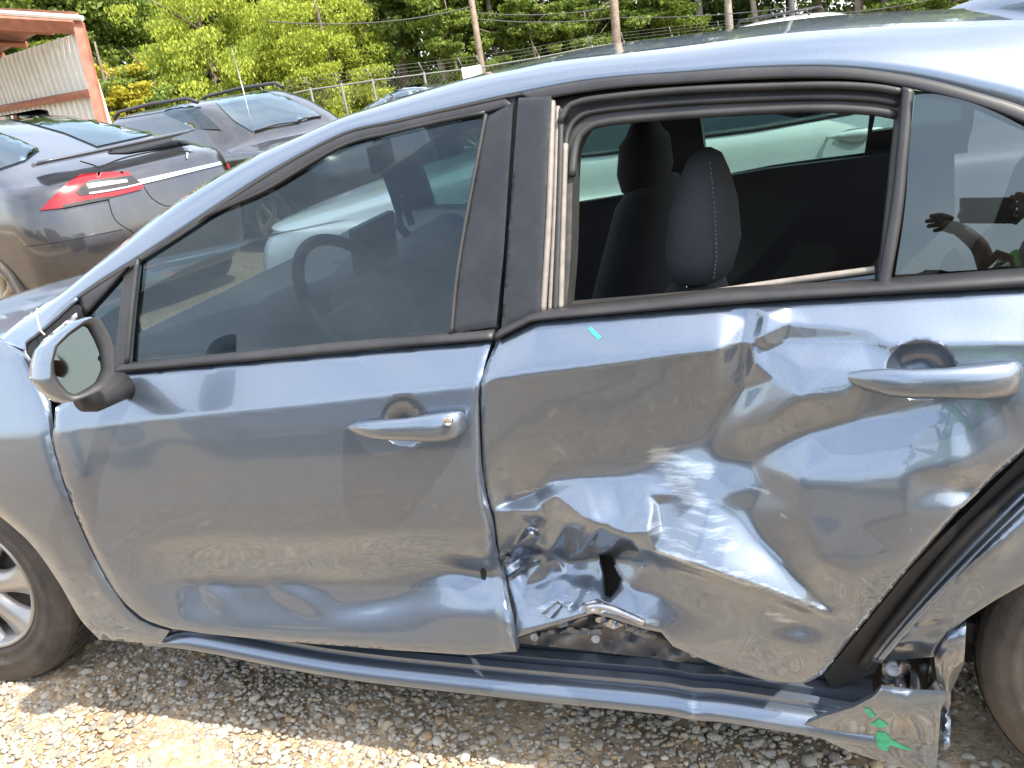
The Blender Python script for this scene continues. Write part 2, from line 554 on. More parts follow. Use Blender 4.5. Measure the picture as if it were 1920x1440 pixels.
def mirror_copy(o, name=None, parent=None):
    """the same part on the other flank of the sedan"""
    c = o.copy(); c.data = o.data.copy(); c.name = name or o.name
    n = len(c.data.vertices); a = np.empty(n * 3); c.data.vertices.foreach_get('co', a); a = a.reshape(-1, 3)
    a[:, 1] = 1.78 - a[:, 1]
    c.data.vertices.foreach_set('co', a.ravel()); c.data.flip_normals(); c.data.update()
    COL.objects.link(c)
    c.parent = parent if parent is not None else o.parent
    return c


# ================================================================== GROUND
def ground_mat():
    m, n, b = new_mat('gravel_dirt')
    tc = N(n, 'ShaderNodeTexCoord')
    b.inputs['Roughness'].default_value = .95
    b.inputs['Specular IOR Level'].default_value = .15
    n1 = N(n, 'ShaderNodeTexNoise', i_Scale=2.2, i_Detail=8., i_Roughness=.65); L(n, tc.outputs['Object'], n1.inputs['Vector'])
    n2 = N(n, 'ShaderNodeTexVoronoi', i_Scale=46.); L(n, tc.outputs['Object'], n2.inputs['Vector'])
    n3 = N(n, 'ShaderNodeTexNoise', i_Scale=160., i_Detail=6., i_Roughness=.7); L(n, tc.outputs['Object'], n3.inputs['Vector'])
    cr = N(n, 'ShaderNodeValToRGB'); e = cr.color_ramp.elements
    e[0].position = .3; e[0].color = (.17, .115, .065, 1); e[1].position = .7; e[1].color = (.30, .22, .135, 1)
    L(n, n1.outputs['Fac'], cr.inputs[0])
    c2 = N(n, 'ShaderNodeValToRGB'); e = c2.color_ramp.elements
    e[0].color = (.11, .08, .05, 1); e[1].color = (.38, .32, .24, 1)
    sx = N(n, 'ShaderNodeSeparateColor'); L(n, n2.outputs['Color'], sx.inputs[0]); L(n, sx.outputs[0], c2.inputs[0])
    mx = N(n, 'ShaderNodeMix', data_type='RGBA'); mx.inputs[0].default_value = .45
    L(n, cr.outputs[0], mx.inputs[6]); L(n, c2.outputs[0], mx.inputs[7])
    m3 = N(n, 'ShaderNodeMapRange', i_1=.25, i_2=.75, i_3=.7, i_4=1.25); L(n, n3.outputs['Fac'], m3.inputs[0])
    sc = N(n, 'ShaderNodeVectorMath', operation='SCALE'); L(n, mx.outputs[2], sc.inputs[0]); L(n, m3.outputs[0], sc.inputs['Scale'])
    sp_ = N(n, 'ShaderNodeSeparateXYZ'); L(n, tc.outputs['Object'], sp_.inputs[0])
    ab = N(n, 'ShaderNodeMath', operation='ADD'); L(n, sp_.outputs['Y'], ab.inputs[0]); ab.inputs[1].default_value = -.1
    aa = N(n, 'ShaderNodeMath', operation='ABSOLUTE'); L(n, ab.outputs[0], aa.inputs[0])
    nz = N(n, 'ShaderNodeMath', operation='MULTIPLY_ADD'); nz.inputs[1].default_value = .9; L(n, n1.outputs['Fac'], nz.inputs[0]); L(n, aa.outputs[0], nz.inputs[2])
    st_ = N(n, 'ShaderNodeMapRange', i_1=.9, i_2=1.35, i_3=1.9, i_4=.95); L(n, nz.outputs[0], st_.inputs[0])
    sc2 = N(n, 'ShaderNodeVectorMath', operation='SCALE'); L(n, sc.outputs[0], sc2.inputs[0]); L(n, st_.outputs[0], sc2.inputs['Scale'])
    L(n, sc2.outputs[0], b.inputs['Base Color'])
    ad = N(n, 'ShaderNodeMath', operation='MULTIPLY_ADD'); ad.inputs[1].default_value = -.6
    L(n, n2.outputs['Distance'], ad.inputs[0]); L(n, n3.outputs['Fac'], ad.inputs[2])
    bp = N(n, 'ShaderNodeBump', i_Strength=.7, i_Distance=.012); L(n, ad.outputs[0], bp.inputs['Height']); L(n, bp.outputs[0], b.inputs['Normal'])
    return m


M['ground'] = ground_mat()


def build_ground():
    xs = np.concatenate([np.linspace(-300, -4, 20), np.arange(-3, 4.01, .07), np.linspace(5, 300, 20)])
    ys = np.concatenate([np.linspace(-300, -4, 20), np.arange(-3, 1.01, .07), np.linspace(2, 300, 40)])
    gx, gy = np.meshgrid(xs, ys)
    z = np.where(gy > 1, -.028 * (gy - 1), 0.)
    near = (np.abs(gx) < 3.9) & (gy > -2.9) & (gy < .99)
    z = z + near * (.006 * np.sin(gx * 5.1 + 1) * np.sin(gy * 6.3) + .004 * np.sin(gx * 13 + gy * 9) - .006)
    v = np.stack([gx.ravel(), gy.ravel(), z.ravel()], 1)
    nx, ny = len(xs), len(ys)
    i, j = np.meshgrid(np.arange(nx - 1), np.arange(ny - 1)); k = (j * nx + i).ravel()
    f = np.stack([k, k + 1, k + nx + 1, k + nx], 1)
    o = mk('ground', v, f, M['ground'])
    return tag(o, 'pale tan gravel and dirt yard under the cars', kind='structure')


build_ground()


def ico(sub):
    bm = bmesh.new(); bmesh.ops.create_icosphere(bm, subdivisions=sub, radius=1.)
    bm.verts.ensure_lookup_table()
    v = np.array([x.co[:] for x in bm.verts]); f = np.array([[a.index for a in q.verts] for q in bm.faces]); bm.free()
    return v, f


def stone_mat():
    m, n, b = new_mat('gravel_stone')
    b.inputs['Roughness'].default_value = .85; b.inputs['Specular IOR Level'].default_value = .25
    a = N(n, 'ShaderNodeAttribute', attribute_name='tint')
    cr = N(n, 'ShaderNodeValToRGB'); el = cr.color_ramp.elements
    el[0].position = 0; el[0].color = (.21, .19, .16, 1); el[1].position = 1; el[1].color = (.38, .26, .14, 1)
    for p, c in ((.2, (.36, .32, .25, 1)), (.4, (.47, .43, .35, 1)), (.55, (.28, .26, .225, 1)), (.72, (.52, .47, .385, 1)), (.88, (.42, .33, .21, 1))):
        k = el.new(p); k.color = c
    L(n, a.outputs['Fac'], cr.inputs[0])
    tc = N(n, 'ShaderNodeTexCoord'); ns = N(n, 'ShaderNodeTexNoise', i_Scale=130., i_Detail=6., i_Roughness=.7); L(n, tc.outputs['Object'], ns.inputs['Vector'])
    mr = N(n, 'ShaderNodeMapRange', i_1=.3, i_2=.7, i_3=.75, i_4=1.15); L(n, ns.outputs['Fac'], mr.inputs[0])
    sc = N(n, 'ShaderNodeVectorMath', operation='SCALE'); L(n, cr.outputs[0], sc.inputs[0]); L(n, mr.outputs[0], sc.inputs['Scale'])
    L(n, sc.outputs[0], b.inputs['Base Color'])
    bp = N(n, 'ShaderNodeBump', i_Strength=.35, i_Distance=.004); L(n, ns.outputs['Fac'], bp.inputs['Height']); L(n, bp.outputs[0], b.inputs['Normal'])
    return m


def build_gravel():
    vs, fs, ts = [], [], []; base = 0
    variants = []
    for k in range(10):
        v, f = ico(2 if k < 5 else 1)
        v = v.copy()
        for _ in range(5):
            d = RNG.normal(size=3); d /= np.linalg.norm(d); h = RNG.uniform(.45, .85)
            s = v @ d; v = v - np.clip(s - h, 0, None)[:, None] * d * .9
        v += RNG.normal(size=v.shape) * .035
        variants.append((v, f))

    def put(n, x0, x1, y0, y1, smin, smax, big):
        nonlocal base
        for _ in range(n):
            x = RNG.uniform(x0, x1); y = RNG.uniform(y0, y1)
            patch = math.sin(x * 4.2 + 1.3 * math.sin(y * 5)) * math.sin(y * 3.7 + x * 2)
            if RNG.random() < .08 + .32 * (patch > .35): 
                if not big: continue
            v, f = variants[RNG.integers(0, 5) if big else RNG.integers(5, 10)]
            r = smin + (smax - smin) * RNG.random() ** 2.2
            sc = r * np.array([RNG.uniform(.8, 1.35), RNG.uniform(.75, 1.1), RNG.uniform(.45, .75)])
            a = RNG.uniform(0, 6.28); c, s = math.cos(a), math.sin(a)
            q = v * sc
            q = np.stack([q[:, 0] * c - q[:, 1] * s, q[:, 0] * s + q[:, 1] * c, q[:, 2]], 1)
            q[:, 2] += q[:, 0] * RNG.uniform(-.25, .25)
            q += (x, y, sc[2] * RNG.uniform(.1, .5) - .004)
            vs.append(q); fs.append(f + base); ts.append(np.full(len(q), RNG.random())); base += len(q)

    put(27000, -.9, 2.7, -.45, .62, .004, .012, False)
    put(4300, -.9, 2.7, -.45, .62, .007, .017, True)
    put(3000, -.9, 3.4, -2.6, -.45, .008, .022, False)
    v = np.concatenate(vs); f = np.concatenate(fs); t = np.concatenate(ts).astype(np.float32)
    me = bpy.data.meshes.new('gravel')
    me.vertices.add(len(v)); me.vertices.foreach_set('co', v.ravel().astype(np.float32))
    me.loops.add(len(f) * 3); me.loops.foreach_set('vertex_index', f.ravel().astype(np.int32))
    me.polygons.add(len(f)); me.polygons.foreach_set('loop_start', np.arange(0, len(f) * 3, 3, dtype=np.int32))
    me.update(calc_edges=True)
    a = me.attributes.new('tint', 'FLOAT', 'POINT'); a.data.foreach_set('value', t)
    me.materials.append(stone_mat())
    o = bpy.data.objects.new('gravel', me); COL.objects.link(o)
    tag(o, 'loose pale gravel stones strewn over the yard', 'gravel', kind='stuff')


build_gravel()

# ================================================================== DAMAGED SEDAN
car = empty('damaged_sedan', (1.35, .89, 0), 'blue grey sedan with crushed rear door filling the foreground', 'car')

# ---- outlines traced along the flank
RAIL_LOW = curve([(47, 656), (83, 620), (147, 557), (277, 476), (367, 417), (500, 328), (640, 252), (740, 228), (840, 205), (973, 176), (1073, 155), (1173, 143), (1280, 136),
                  (1413, 127), (1547, 125), (1647, 133), (1747, 150), (1847, 177), (1920, 200), (2040, 250), (2180, 330)], 14)
RAIL_UP = curve([(0, 633), (77, 570), (110, 552), (217, 467), (333, 377), (467, 297), (567, 253), (640, 220), (740, 187), (853, 152), (940, 133), (1040, 113), (1173, 97),
                 (1280, 84), (1447, 61), (1613, 47), (1780, 41), (1920, 38), (2040, 50), (2180, 90)], 14)


def resample(pts, n):
    p = np.array(pts); s = np.concatenate([[0], np.cumsum(np.linalg.norm(np.diff(p, axis=0), axis=1))])
    t = np.linspace(0, s[-1], n)
    return np.stack([np.interp(t, s, p[:, 0]), np.interp(t, s, p[:, 1])], 1)


NR = 90
rl = resample(RAIL_LOW, NR); ru = resample(RAIL_UP, NR)
low3 = on_s(rl[:, 0], rl[:, 1], -.002)
depth_in = np.interp(rl[:, 0], [0, 300, 640, 1000, 1900, 2200], [.05, .06, .085, .105, .12, .12])
up3 = on_y(ru[:, 0], ru[:, 1], low3[:, 1] + depth_in)


def build_rail():
    rows = []
    for i in range(NR):
        a, b = low3[i], up3[i]; r = [a + np.array([0, .03, -.012])]
        for k in range(7):
            t = k / 6
            p = a + (b - a) * t
            h = math.sin(math.pi * t) * .016 * (1 if i > 8 else i / 8)
            r.append(p + np.array([0, -h * .8, h * .6]))
        r.append(b + np.array([0, .03, -.02]))
        rows.append(r)
    return MB().loft(rows, False, False, False).build('roof_rail', M['paint'], car)


rail = build_rail()
rail2 = mirror_copy(rail)
rail2.data.transform(Matrix.Translation((0, 0, -.046)))
# roof panel between the rails (from the windscreen header back)
k0 = int(np.argmin(np.abs(up3[:, 0] - 1.10)))


def build_roof():
    rows = []
    for i in range(k0, NR):
        a = up3[i]; r = []
        rise = .012 * smooth(1.05, 1.5, a[0]) + .002
        for k in range(19):
            s = k / 18; y = a[1] + .004 + (1.78 - 2 * a[1] - .008) * s
            e = 1 - abs(2 * s - 1) ** 2.2
            r.append((a[0] + .02 * e, y, a[2] - .004 + rise * e - .040 * s * s))
        rows.append(r)
    o = MB().loft(rows, False, False, False).build('roof', M['paint'], car)
    rows2 = [[(p[0], .5 * (p[1] - .89) * 1.7 + .89, p[2] - .045) for p in r] for r in rows]
    MB().loft(rows2, False, False, False).build('headliner', M['liner'], car)
    return o


roof = build_roof()
# shark fin aerial
zf = float(np.interp(2.5, up3[:, 0], up3[:, 2])) + .008
fin = []
for t, hw, h in ((0, .002, .002), (.15, .014, .010), (.35, .024, .024), (.6, .030, .042), (.85, .032, .056), (1, .026, .056)):
    x = 2.37 + .24 * t
    fin.append([(x, .70 - hw, zf - .015), (x, .70 - hw * .75, zf + h * .5), (x + .01, .70 - hw * .25, zf + h), (x + .01, .70 + hw * .25, zf + h), (x, .70 + hw * .75, zf + h * .5), (x, .70 + hw, zf - .015)])
MB().loft(fin).build('shark_fin_aerial', M['paint'], car)

# ---- front fender
ARCH = curve([(-40, 940), (0, 968), (60, 1022), (110, 1092), (150, 1160), (186, 1199)], 10)
fender = panel('front_fender', [(-160, 690), (-10, 640), (40, 660), (62, 706), (88, 760), (95, 826), (112.5, 890), (135.5, 954), (163.5, 1018), (193, 1077), (236, 1140), (262, 1163), (292, 1176), (318, 1183), (300, 1208), (264, 1205), (225, 1203)] + ARCH[::-1] + [(-90, 915), (-170, 912)],
               M['paint'], car, step=14, bevel=.006)
0 and panel('fender_lower_corner', [(193, 1088), (238, 1153), (262, 1174), (268, 1198), (226, 1203), (189, 1199), (172, 1175)], M['paint'], fender, off=-.002, step=12)
# ---- front door
FD = ([(98, 826), (104, 765), (140, 735), (200, 705), (222, 698), (640, 661), (922, 638)] + curve([(922, 640), (905, 700), (898, 760), (898, 860), (903, 930), (918, 990), (925, 1040), (940, 1075), (946, 1120), (960, 1185), (969, 1222)], 12)
      + [(880, 1228), (740, 1219), (560, 1205), (400, 1190), (330, 1180)] + curve([(325, 1180), (290, 1169), (262, 1155), (225, 1120), (193, 1072), (165, 1015), (138, 952), (115, 888)], 12))


def cup(pts, cx, cy, rx, ry, depth):
    d = ((pts[:, 0] - cx) / rx) ** 2 + ((pts[:, 1] - cy) / ry) ** 2
    return depth * np.clip((1 - d) / .9, 0, 1) ** .8


def bump(pts, cx, cy, rx, ry, h, rot=0.):
    c, s = math.cos(rot), math.sin(rot); a = pts[:, 0] - cx; b = pts[:, 1] - cy
    u_ = (a * c + b * s) / rx; v_ = (-a * s + b * c) / ry
    return h * np.exp(-(u_ * u_ + v_ * v_))


def fd_field(p):
    f = cup(p, 757, 789, 44, 46, .024)
    # lower door: waves left by the impact, worst at the rear corner
    f = f + bump(p, 480, 1060, 150, 34, .006) + bump(p, 640, 1075, 120, 26, -.004) + bump(p, 800, 1060, 130, 30, .008, .15)
    f = f + bump(p, 880, 1075, 60, 26, .014, .3) + bump(p, 905, 1040, 26, 18, -.008) + bump(p, 880, 1150, 70, 30, -.010)
    f = f + bump(p, 560, 1120, 60, 20, -.005, .5) + bump(p, 700, 1130, 90, 22, .005, -.2) + bump(p, 410, 1120, 40, 20, -.004, .9)
    f = f + bump(p, 330, 930, 60, 240, .004, -.45) + bump(p, 150, 900, 18, 150, -.003, -.35)
    f = f + bump(p, 955, 1160, 20, 60, -.018) + bump(p, 925, 1070, 14, 30, .012)
    return f


ex = []
for a in np.linspace(0, 2 * math.pi, 64, endpoint=False):
    for q in (.55, .8, .9, .97, 1.03): ex.append((757 + 44 * q * math.cos(a), 789 + 46 * q * math.sin(a)))
fdoor = panel('front_door', FD, M['paint'], car, step=9, bstep=9, field=fd_field, bevel=.006, bw=8, extra=np.array(ex), thick=.02)

# ---- rear door: crumple field from control points on the panel
CT = [  # px, py, inward mm
    (905, 640, 0), (905, 700, 2), (900, 800, 18), (905, 900, 34), (922, 955, 42), (926, 1000, 42), (930, 1040, 48), (945, 1062, 44), (955, 1120, 30), (965, 1192, 18),
    (960, 620, 0), (960, 697, 1), (960, 800, 26), (960, 900, 56), (955, 942, 66), (955, 956, 46), (960, 1030, 52), (975, 1046, 74), (975, 1062, 62), (985, 1100, 40), (985, 1180, 14),
    (1030, 600, 0), (1030, 688, 0), (1030, 800, 32), (1030, 880, 58), (1000, 925, 66), (1030, 905, 56), (1015, 945, 40), (990, 985, 48), (1005, 1020, 40), (1045, 930, 28), (1060, 985, 22), (1030, 1035, 40), (1060, 1052, 74), (1060, 1072, 62), (1050, 1110, 34), (1060, 1160, 8),
    (1100, 592, 0), (1100, 680, 0), (1100, 800, 34), (1100, 870, 52), (1100, 897, 52), (1098, 972, -4), (1090, 1035, 26), (1100, 1048, 66), (1110, 1075, 58), (1090, 1105, 40), (1110, 1142, 6),
    (1200, 584, 0), (1200, 668, 0), (1200, 800, 38), (1200, 870, 52), (1200, 890, 50), (1185, 1012, -14), (1195, 1033, -2), (1190, 1050, 40), (1180, 1100, 34), (1200, 1150, 12), (1235, 1195, 4),
    (1300, 577, 0), (1300, 655, 0), (1290, 740, 30), (1280, 800, 46), (1270, 838, 56), (1300, 850, 52), (1280, 930, 28), (1225, 950, 20),
    (1345, 573, 0), (1350, 651, -2), (1340, 720, 26), (1330, 780, 50), (1318, 832, 58),
    (1402, 568, 0), (1398, 600, 14), (1388, 640, 28), (1378, 668, 30),
    (1437, 590, -18), (1428, 630, -6), (1416, 680, 14), (1394, 728, 40), (1345, 790, 58), (1420, 600, 6), (1408, 640, 20), (1396, 680, 36),
    (1480, 572, 0), (1530, 610, 2), (1622, 621, 4), (1480, 606, -2), (1470, 640, 26), (1530, 640, 24), (1620, 640, 16), (1440, 655, 22),
    (1450, 710, 6), (1420, 760, 14), (1370, 810, 36), (1345, 838, 48), (1500, 690, 2), (1500, 745, -18), (1560, 690, -4), (1580, 738, -14), (1440, 790, 4),
    (1400, 862, 46), (1450, 838, 30), (1510, 812, 18), (1600, 788, 12), (1700, 770, 6), (1780, 755, 0), (1345, 862, 50),
    (1430, 910, 22), (1500, 898, -18), (1600, 897, -26), (1700, 888, -30), (1790, 880, -28), (1560, 850, -6), (1450, 880, 14), (1700, 830, -12),
    (1400, 960, 22), (1500, 960, -24), (1600, 980, -35), (1700, 960, -38), (1480, 1020, -12), (1545, 1055, -42), (1640, 1060, -42), (1700, 1040, -36),
    (1335, 935, 24), (1380, 968, 16), (1425, 1008, 8), (1470, 1052, -6), (1515, 1100, -12), (1548, 1136, -9),
    (1222, 1032, -10), (1260, 1046, -28), (1300, 1060, -42), (1350, 1078, -49), (1400, 1095, -50), (1450, 1114, -45), (1500, 1132, -36), (1540, 1146, -25), (1562, 1154, -15),
    (1230, 1050, 16), (1265, 1063, 4), (1305, 1077, -6), (1355, 1095, -10), (1405, 1112, -12), (1455, 1130, -12), (1505, 1147, -11), (1545, 1159, -9), (1568, 1164, -7),
    (1215, 925, 28), (1213, 1000, -18), (1234, 945, 32), (1242, 1000, 10), (1130, 985, -10), (1165, 1000, -16), (1003, 958, 30), (996, 1000, 26), (1018, 1000, 52), (1030, 975, 44),
    (1250, 1120, 22), (1300, 1150, 6), (1280, 1205, 2), (1350, 1170, 0), (1350, 1240, 2), (1420, 1190, -6), (1440, 1272, 4),
    (1585, 1072, -42), (1605, 1125, -26), (1592, 1172, 0), (1500, 1170, 6), (1500, 1208, -14), (1560, 1200, -10), (1590, 1195, -2), (1510, 1282, 6), (1480, 1245, 2),
    (1610, 1185, 4), (1700, 1070, -28), (1800, 955, -24), (1770, 905, -14), (1808, 925, 8), (1850, 900, 0), (1840, 860, -16), (1930, 845, 2), (1930, 760, -6),
    (1600, 556, 0), (1700, 549, 0), (1800, 543, 0), (1930, 536, 0), (1700, 610, 3), (1800, 610, 4), (1930, 600, 2), (1680, 660, 6), (1800, 660, 4), (1930, 680, 0), (1640, 700, -4), (1750, 720, -2), (1850, 740, -4)]


def make_field(ct, sig=5.0, step=3):
    c = np.array(ct, float); x0, y0 = c[:, 0].min() - 30, c[:, 1].min() - 30
    x1, y1 = c[:, 0].max() + 30, c[:, 1].max() + 30
    cor = [(x0, y0, 0), (x1, y0, 0), (x0, y1, 10), (x1, y1, 0)]
    c = np.concatenate([c, np.array(cor)])
    ov, _, of, _, _, _ = delaunay_2d_cdt([Vector((p[0], p[1])) for p in c], [], [], 0, 1e-5)
    val = []
    for p in ov:
        val.append(c[np.argmin((c[:, 0] - p.x) ** 2 + (c[:, 1] - p.y) ** 2), 2])
    val = np.array(val); pv = np.array([(p.x, p.y) for p in ov])
    gx = np.arange(x0, x1, step); gy = np.arange(y0, y1, step)
    G = np.zeros((len(gy), len(gx)))
    XX, YY = np.meshgrid(gx, gy)
    for t in of:
        a, b, d = pv[t[0]], pv[t[1]], pv[t[2]]
        mnx, mxx = min(a[0], b[0], d[0]), max(a[0], b[0], d[0]); mny, mxy = min(a[1], b[1], d[1]), max(a[1], b[1], d[1])
        i0, i1 = np.searchsorted(gx, [mnx - 1e-6, mxx + 1e-6]); j0, j1 = np.searchsorted(gy, [mny - 1e-6, mxy + 1e-6])
        if i1 <= i0 or j1 <= j0: continue
        X_, Y_ = XX[j0:j1, i0:i1], YY[j0:j1, i0:i1]
        den = (b[1] - d[1]) * (a[0] - d[0]) + (d[0] - b[0]) * (a[1] - d[1])
        if abs(den) < 1e-9: continue
        l1 = ((b[1] - d[1]) * (X_ - d[0]) + (d[0] - b[0]) * (Y_ - d[1])) / den
        l2 = ((d[1] - a[1]) * (X_ - d[0]) + (a[0] - d[0]) * (Y_ - d[1])) / den
        l3 = 1 - l1 - l2
        ok = (l1 >= -1e-6) & (l2 >= -1e-6) & (l3 >= -1e-6)
        G[j0:j1, i0:i1][ok] = (l1 * val[t[0]] + l2 * val[t[1]] + l3 * val[t[2]])[ok]

    def blur(A, s):
        r = int(3 * s) + 1; k = np.exp(-.5 * (np.arange(-r, r + 1) / s) ** 2); k /= k.sum()
        A = np.apply_along_axis(lambda q: np.convolve(np.pad(q, r, mode='edge'), k, 'valid'), 0, A)
        return np.apply_along_axis(lambda q: np.convolve(np.pad(q, r, mode='edge'), k, 'valid'), 1, A)
    A = blur(G, sig * .62 / step)          # crisp creases
    B = blur(G, sig * 2.4 / step)    # soft dents
    # the right and upper parts are smooth dents, the lower front is sharply torn
    wgt = smooth(1180, 1330, XX) * (1 - .75 * np.exp(-(((XX - 1400) / 60) ** 2 + ((YY - 640) / 90) ** 2)))
    wgt = np.maximum(wgt * .85, 1 - smooth(860, 930, YY)) * (1 - .8 * np.exp(-(((XX - 1410) / 60) ** 2 + ((YY - 640) / 90) ** 2)))
    wgt = wgt * (1 - .8 * smooth(1370, 1400, XX) * (1 - smooth(1640, 1700, XX)) * (1 - smooth(800, 860, YY)))
    ridge = np.abs((YY - 1030) - (XX - 1232) * .372)
    wgt = wgt * (1 - .75 * np.exp(-(ridge / 34) ** 2) * smooth(1200, 1240, XX) * (1 - smooth(1560, 1600, XX)))
    G = (A * (1 - wgt) + B * wgt) / 1000.

    def fn(p):
        fx = np.clip((p[:, 0] - x0) / step, 0, len(gx) - 1.001); fy = np.clip((p[:, 1] - y0) / step, 0, len(gy) - 1.001)
        i = fx.astype(int); j = fy.astype(int); u_ = fx - i; v_ = fy - j
        return (G[j, i] * (1 - u_) + G[j, i + 1] * u_) * (1 - v_) + (G[j + 1, i] * (1 - u_) + G[j + 1, i + 1] * u_) * v_
    return fn


crush = make_field(CT)


def rd_field(p):
    f = crush(p) + cup(p, 1727, 694, 66, 56, .030)
    # small buckles in the torn lower front
    k = np.exp(-(((p[:, 0] - 1060) / 130) ** 2 + ((p[:, 1] - 1080) / 90) ** 2))
    f = f + k * (.0025 * np.sin(p[:, 0] * .085 + p[:, 1] * .05) + .002 * np.sin(p[:, 0] * .04 - p[:, 1] * .11 + 1))
    k2 = np.exp(-(((p[:, 0] - 1180) / 150) ** 2 + ((p[:, 1] - 960) / 50) ** 2))
    f = f + k2 * .004 * np.sin(p[:, 0] * .055 + .4)
    return f - .012


def seg_d(p, a, b):
    a = np.array(a, float); b = np.array(b, float); ab = b - a
    t = np.clip(((p - a) @ ab) / (ab @ ab), 0, 1)
    return np.linalg.norm(p - a - t[:, None] * ab, axis=1)


def scuff_sun_fn(p):  # real scrapes, widened to whiten the sun-bright crumple in the colour
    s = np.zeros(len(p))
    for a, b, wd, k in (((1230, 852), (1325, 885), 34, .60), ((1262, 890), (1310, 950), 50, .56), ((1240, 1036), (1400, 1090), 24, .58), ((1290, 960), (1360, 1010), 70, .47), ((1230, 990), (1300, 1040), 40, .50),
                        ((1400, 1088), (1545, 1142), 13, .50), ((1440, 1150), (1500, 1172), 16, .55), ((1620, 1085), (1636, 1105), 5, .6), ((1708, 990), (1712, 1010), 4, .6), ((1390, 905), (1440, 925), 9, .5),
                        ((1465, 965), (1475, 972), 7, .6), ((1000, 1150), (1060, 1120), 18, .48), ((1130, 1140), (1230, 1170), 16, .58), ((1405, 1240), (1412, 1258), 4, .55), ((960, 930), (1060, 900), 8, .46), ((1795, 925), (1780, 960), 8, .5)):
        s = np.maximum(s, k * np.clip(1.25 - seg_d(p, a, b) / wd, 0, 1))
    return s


RD = ([(932, 638), (984, 610), (1010, 601), (1280, 579), (1407, 569), (1647, 554), (1920, 539), (1990, 536), (1990, 775)] + [(1920, 846), (1870, 890), (1800, 956), (1700, 1070), (1600, 1192), (1545, 1262)]
      + curve([(1545, 1262), (1512, 1280), (1480, 1281), (1440, 1278)], 10) + [(1340, 1246), (1262, 1212), (1240, 1186), (1203, 1178), (1150, 1160), (1112, 1150), (1062, 1166), (1005, 1183), (968, 1196)]
      + curve([(968, 1196), (958, 1130), (944, 1070), (930, 1045), (923, 1000), (920, 965), (908, 900), (903, 800), (902, 720), (914, 680)], 10))
HOLE = [(1122, 1040), (1148, 1042), (1152, 1062), (1163, 1085), (1157, 1104), (1143, 1124), (1134, 1120), (1133, 1085), (1127, 1060)]
ex = []
for a in np.linspace(0, 2 * math.pi, 72, endpoint=False):
    for q in (.5, .7, .85, .93, .98, 1.03): ex.append((1727 + 66 * q * math.cos(a), 694 + 56 * q * math.sin(a)))
ex = np.array(ex)
gx, gy = np.meshgrid(np.arange(925, 1260, 4.), np.arange(880, 1200, 4.)); ex = np.concatenate([ex, np.stack([gx.ravel(), gy.ravel()], 1)])
gx, gy = np.meshgrid(np.arange(1250, 1575, 4.5), np.arange(900, 1180, 4.5)); ex = np.concatenate([ex, np.stack([gx.ravel(), gy.ravel()], 1)])
gx, gy = np.meshgrid(np.arange(1375, 1640, 4.), np.arange(572, 740, 4.)); ex = np.concatenate([ex, np.stack([gx.ravel(), gy.ravel()], 1)])
rdoor = panel('rear_door', RD, M['paint_scuff_sun'], car, step=7, bstep=7, field=rd_field, bevel=.006, bw=8, holes=[HOLE], extra=ex, thick=.006, attrs={'scuff_sun': scuff_sun_fn})
rdoor['label'] = 'crushed rear door with torn lower front edge and scraped paint'


# ---- door handles
def handle(name, path, parent, out=.034):
    rings = []
    for px, py, hh, o_ in path:
        c = np.array(P(px, py, 0.)); s = np.linalg.norm(np.array(P(px, py + 10, 0.)) - np.array(P(px, py - 10, 0.))) / 20
        rz = hh * s * 1.25; ry = rz * .62 + .001
        c[1] -= out * o_
        rings.append([(c[0], c[1] - ry * math.cos(a), c[2] + rz * math.sin(a) * (1 if math.sin(a) > 0 else .95)) for a in np.linspace(0, 2 * math.pi, 18, endpoint=False)])
    return MB().loft(rings).build(name, M['paint'], parent)


h1 = handle('door_handle', [(652, 801, 1.5, .1), (662, 799, 5, .25), (680, 797, 10, .5), (710, 794, 14, .85), (740, 792, 16, 1), (780, 791, 18, 1), (815, 790, 21, .95), (845, 789, 22, .8), (862, 788, 21, .6), (872, 787, 17, .35), (876, 787, 9, .15)], fdoor)
c = P(840, 790, -.047)
MB().lathe([(-.004, .0085), (.002, .0085), (.003, .007), (.001, .006), (.0012, .0005)], c, (0, -1, 0), 24).build('key_lock', M['chrome'], h1)
handle('door_handle', [(1573, 704, 2, .1), (1590, 703, 9, .3), (1620, 702, 16, .55), (1665, 700, 22, .9), (1710, 700, 23, 1), (1770, 699, 24, 1), (1830, 698, 27, .95), (1880, 697, 27, .75), (1902, 697, 25, .55), (1912, 697, 18, .3), (1917, 697, 9, .12)], rdoor, .042)
# green marker stroke
panel('marker_stroke', [(1103, 616), (1108, 614), (1127, 633), (1122, 637)], M['green'], rdoor, off=-.0135, step=6, bevel=0, thick=.001, field=lambda p: crush(p))

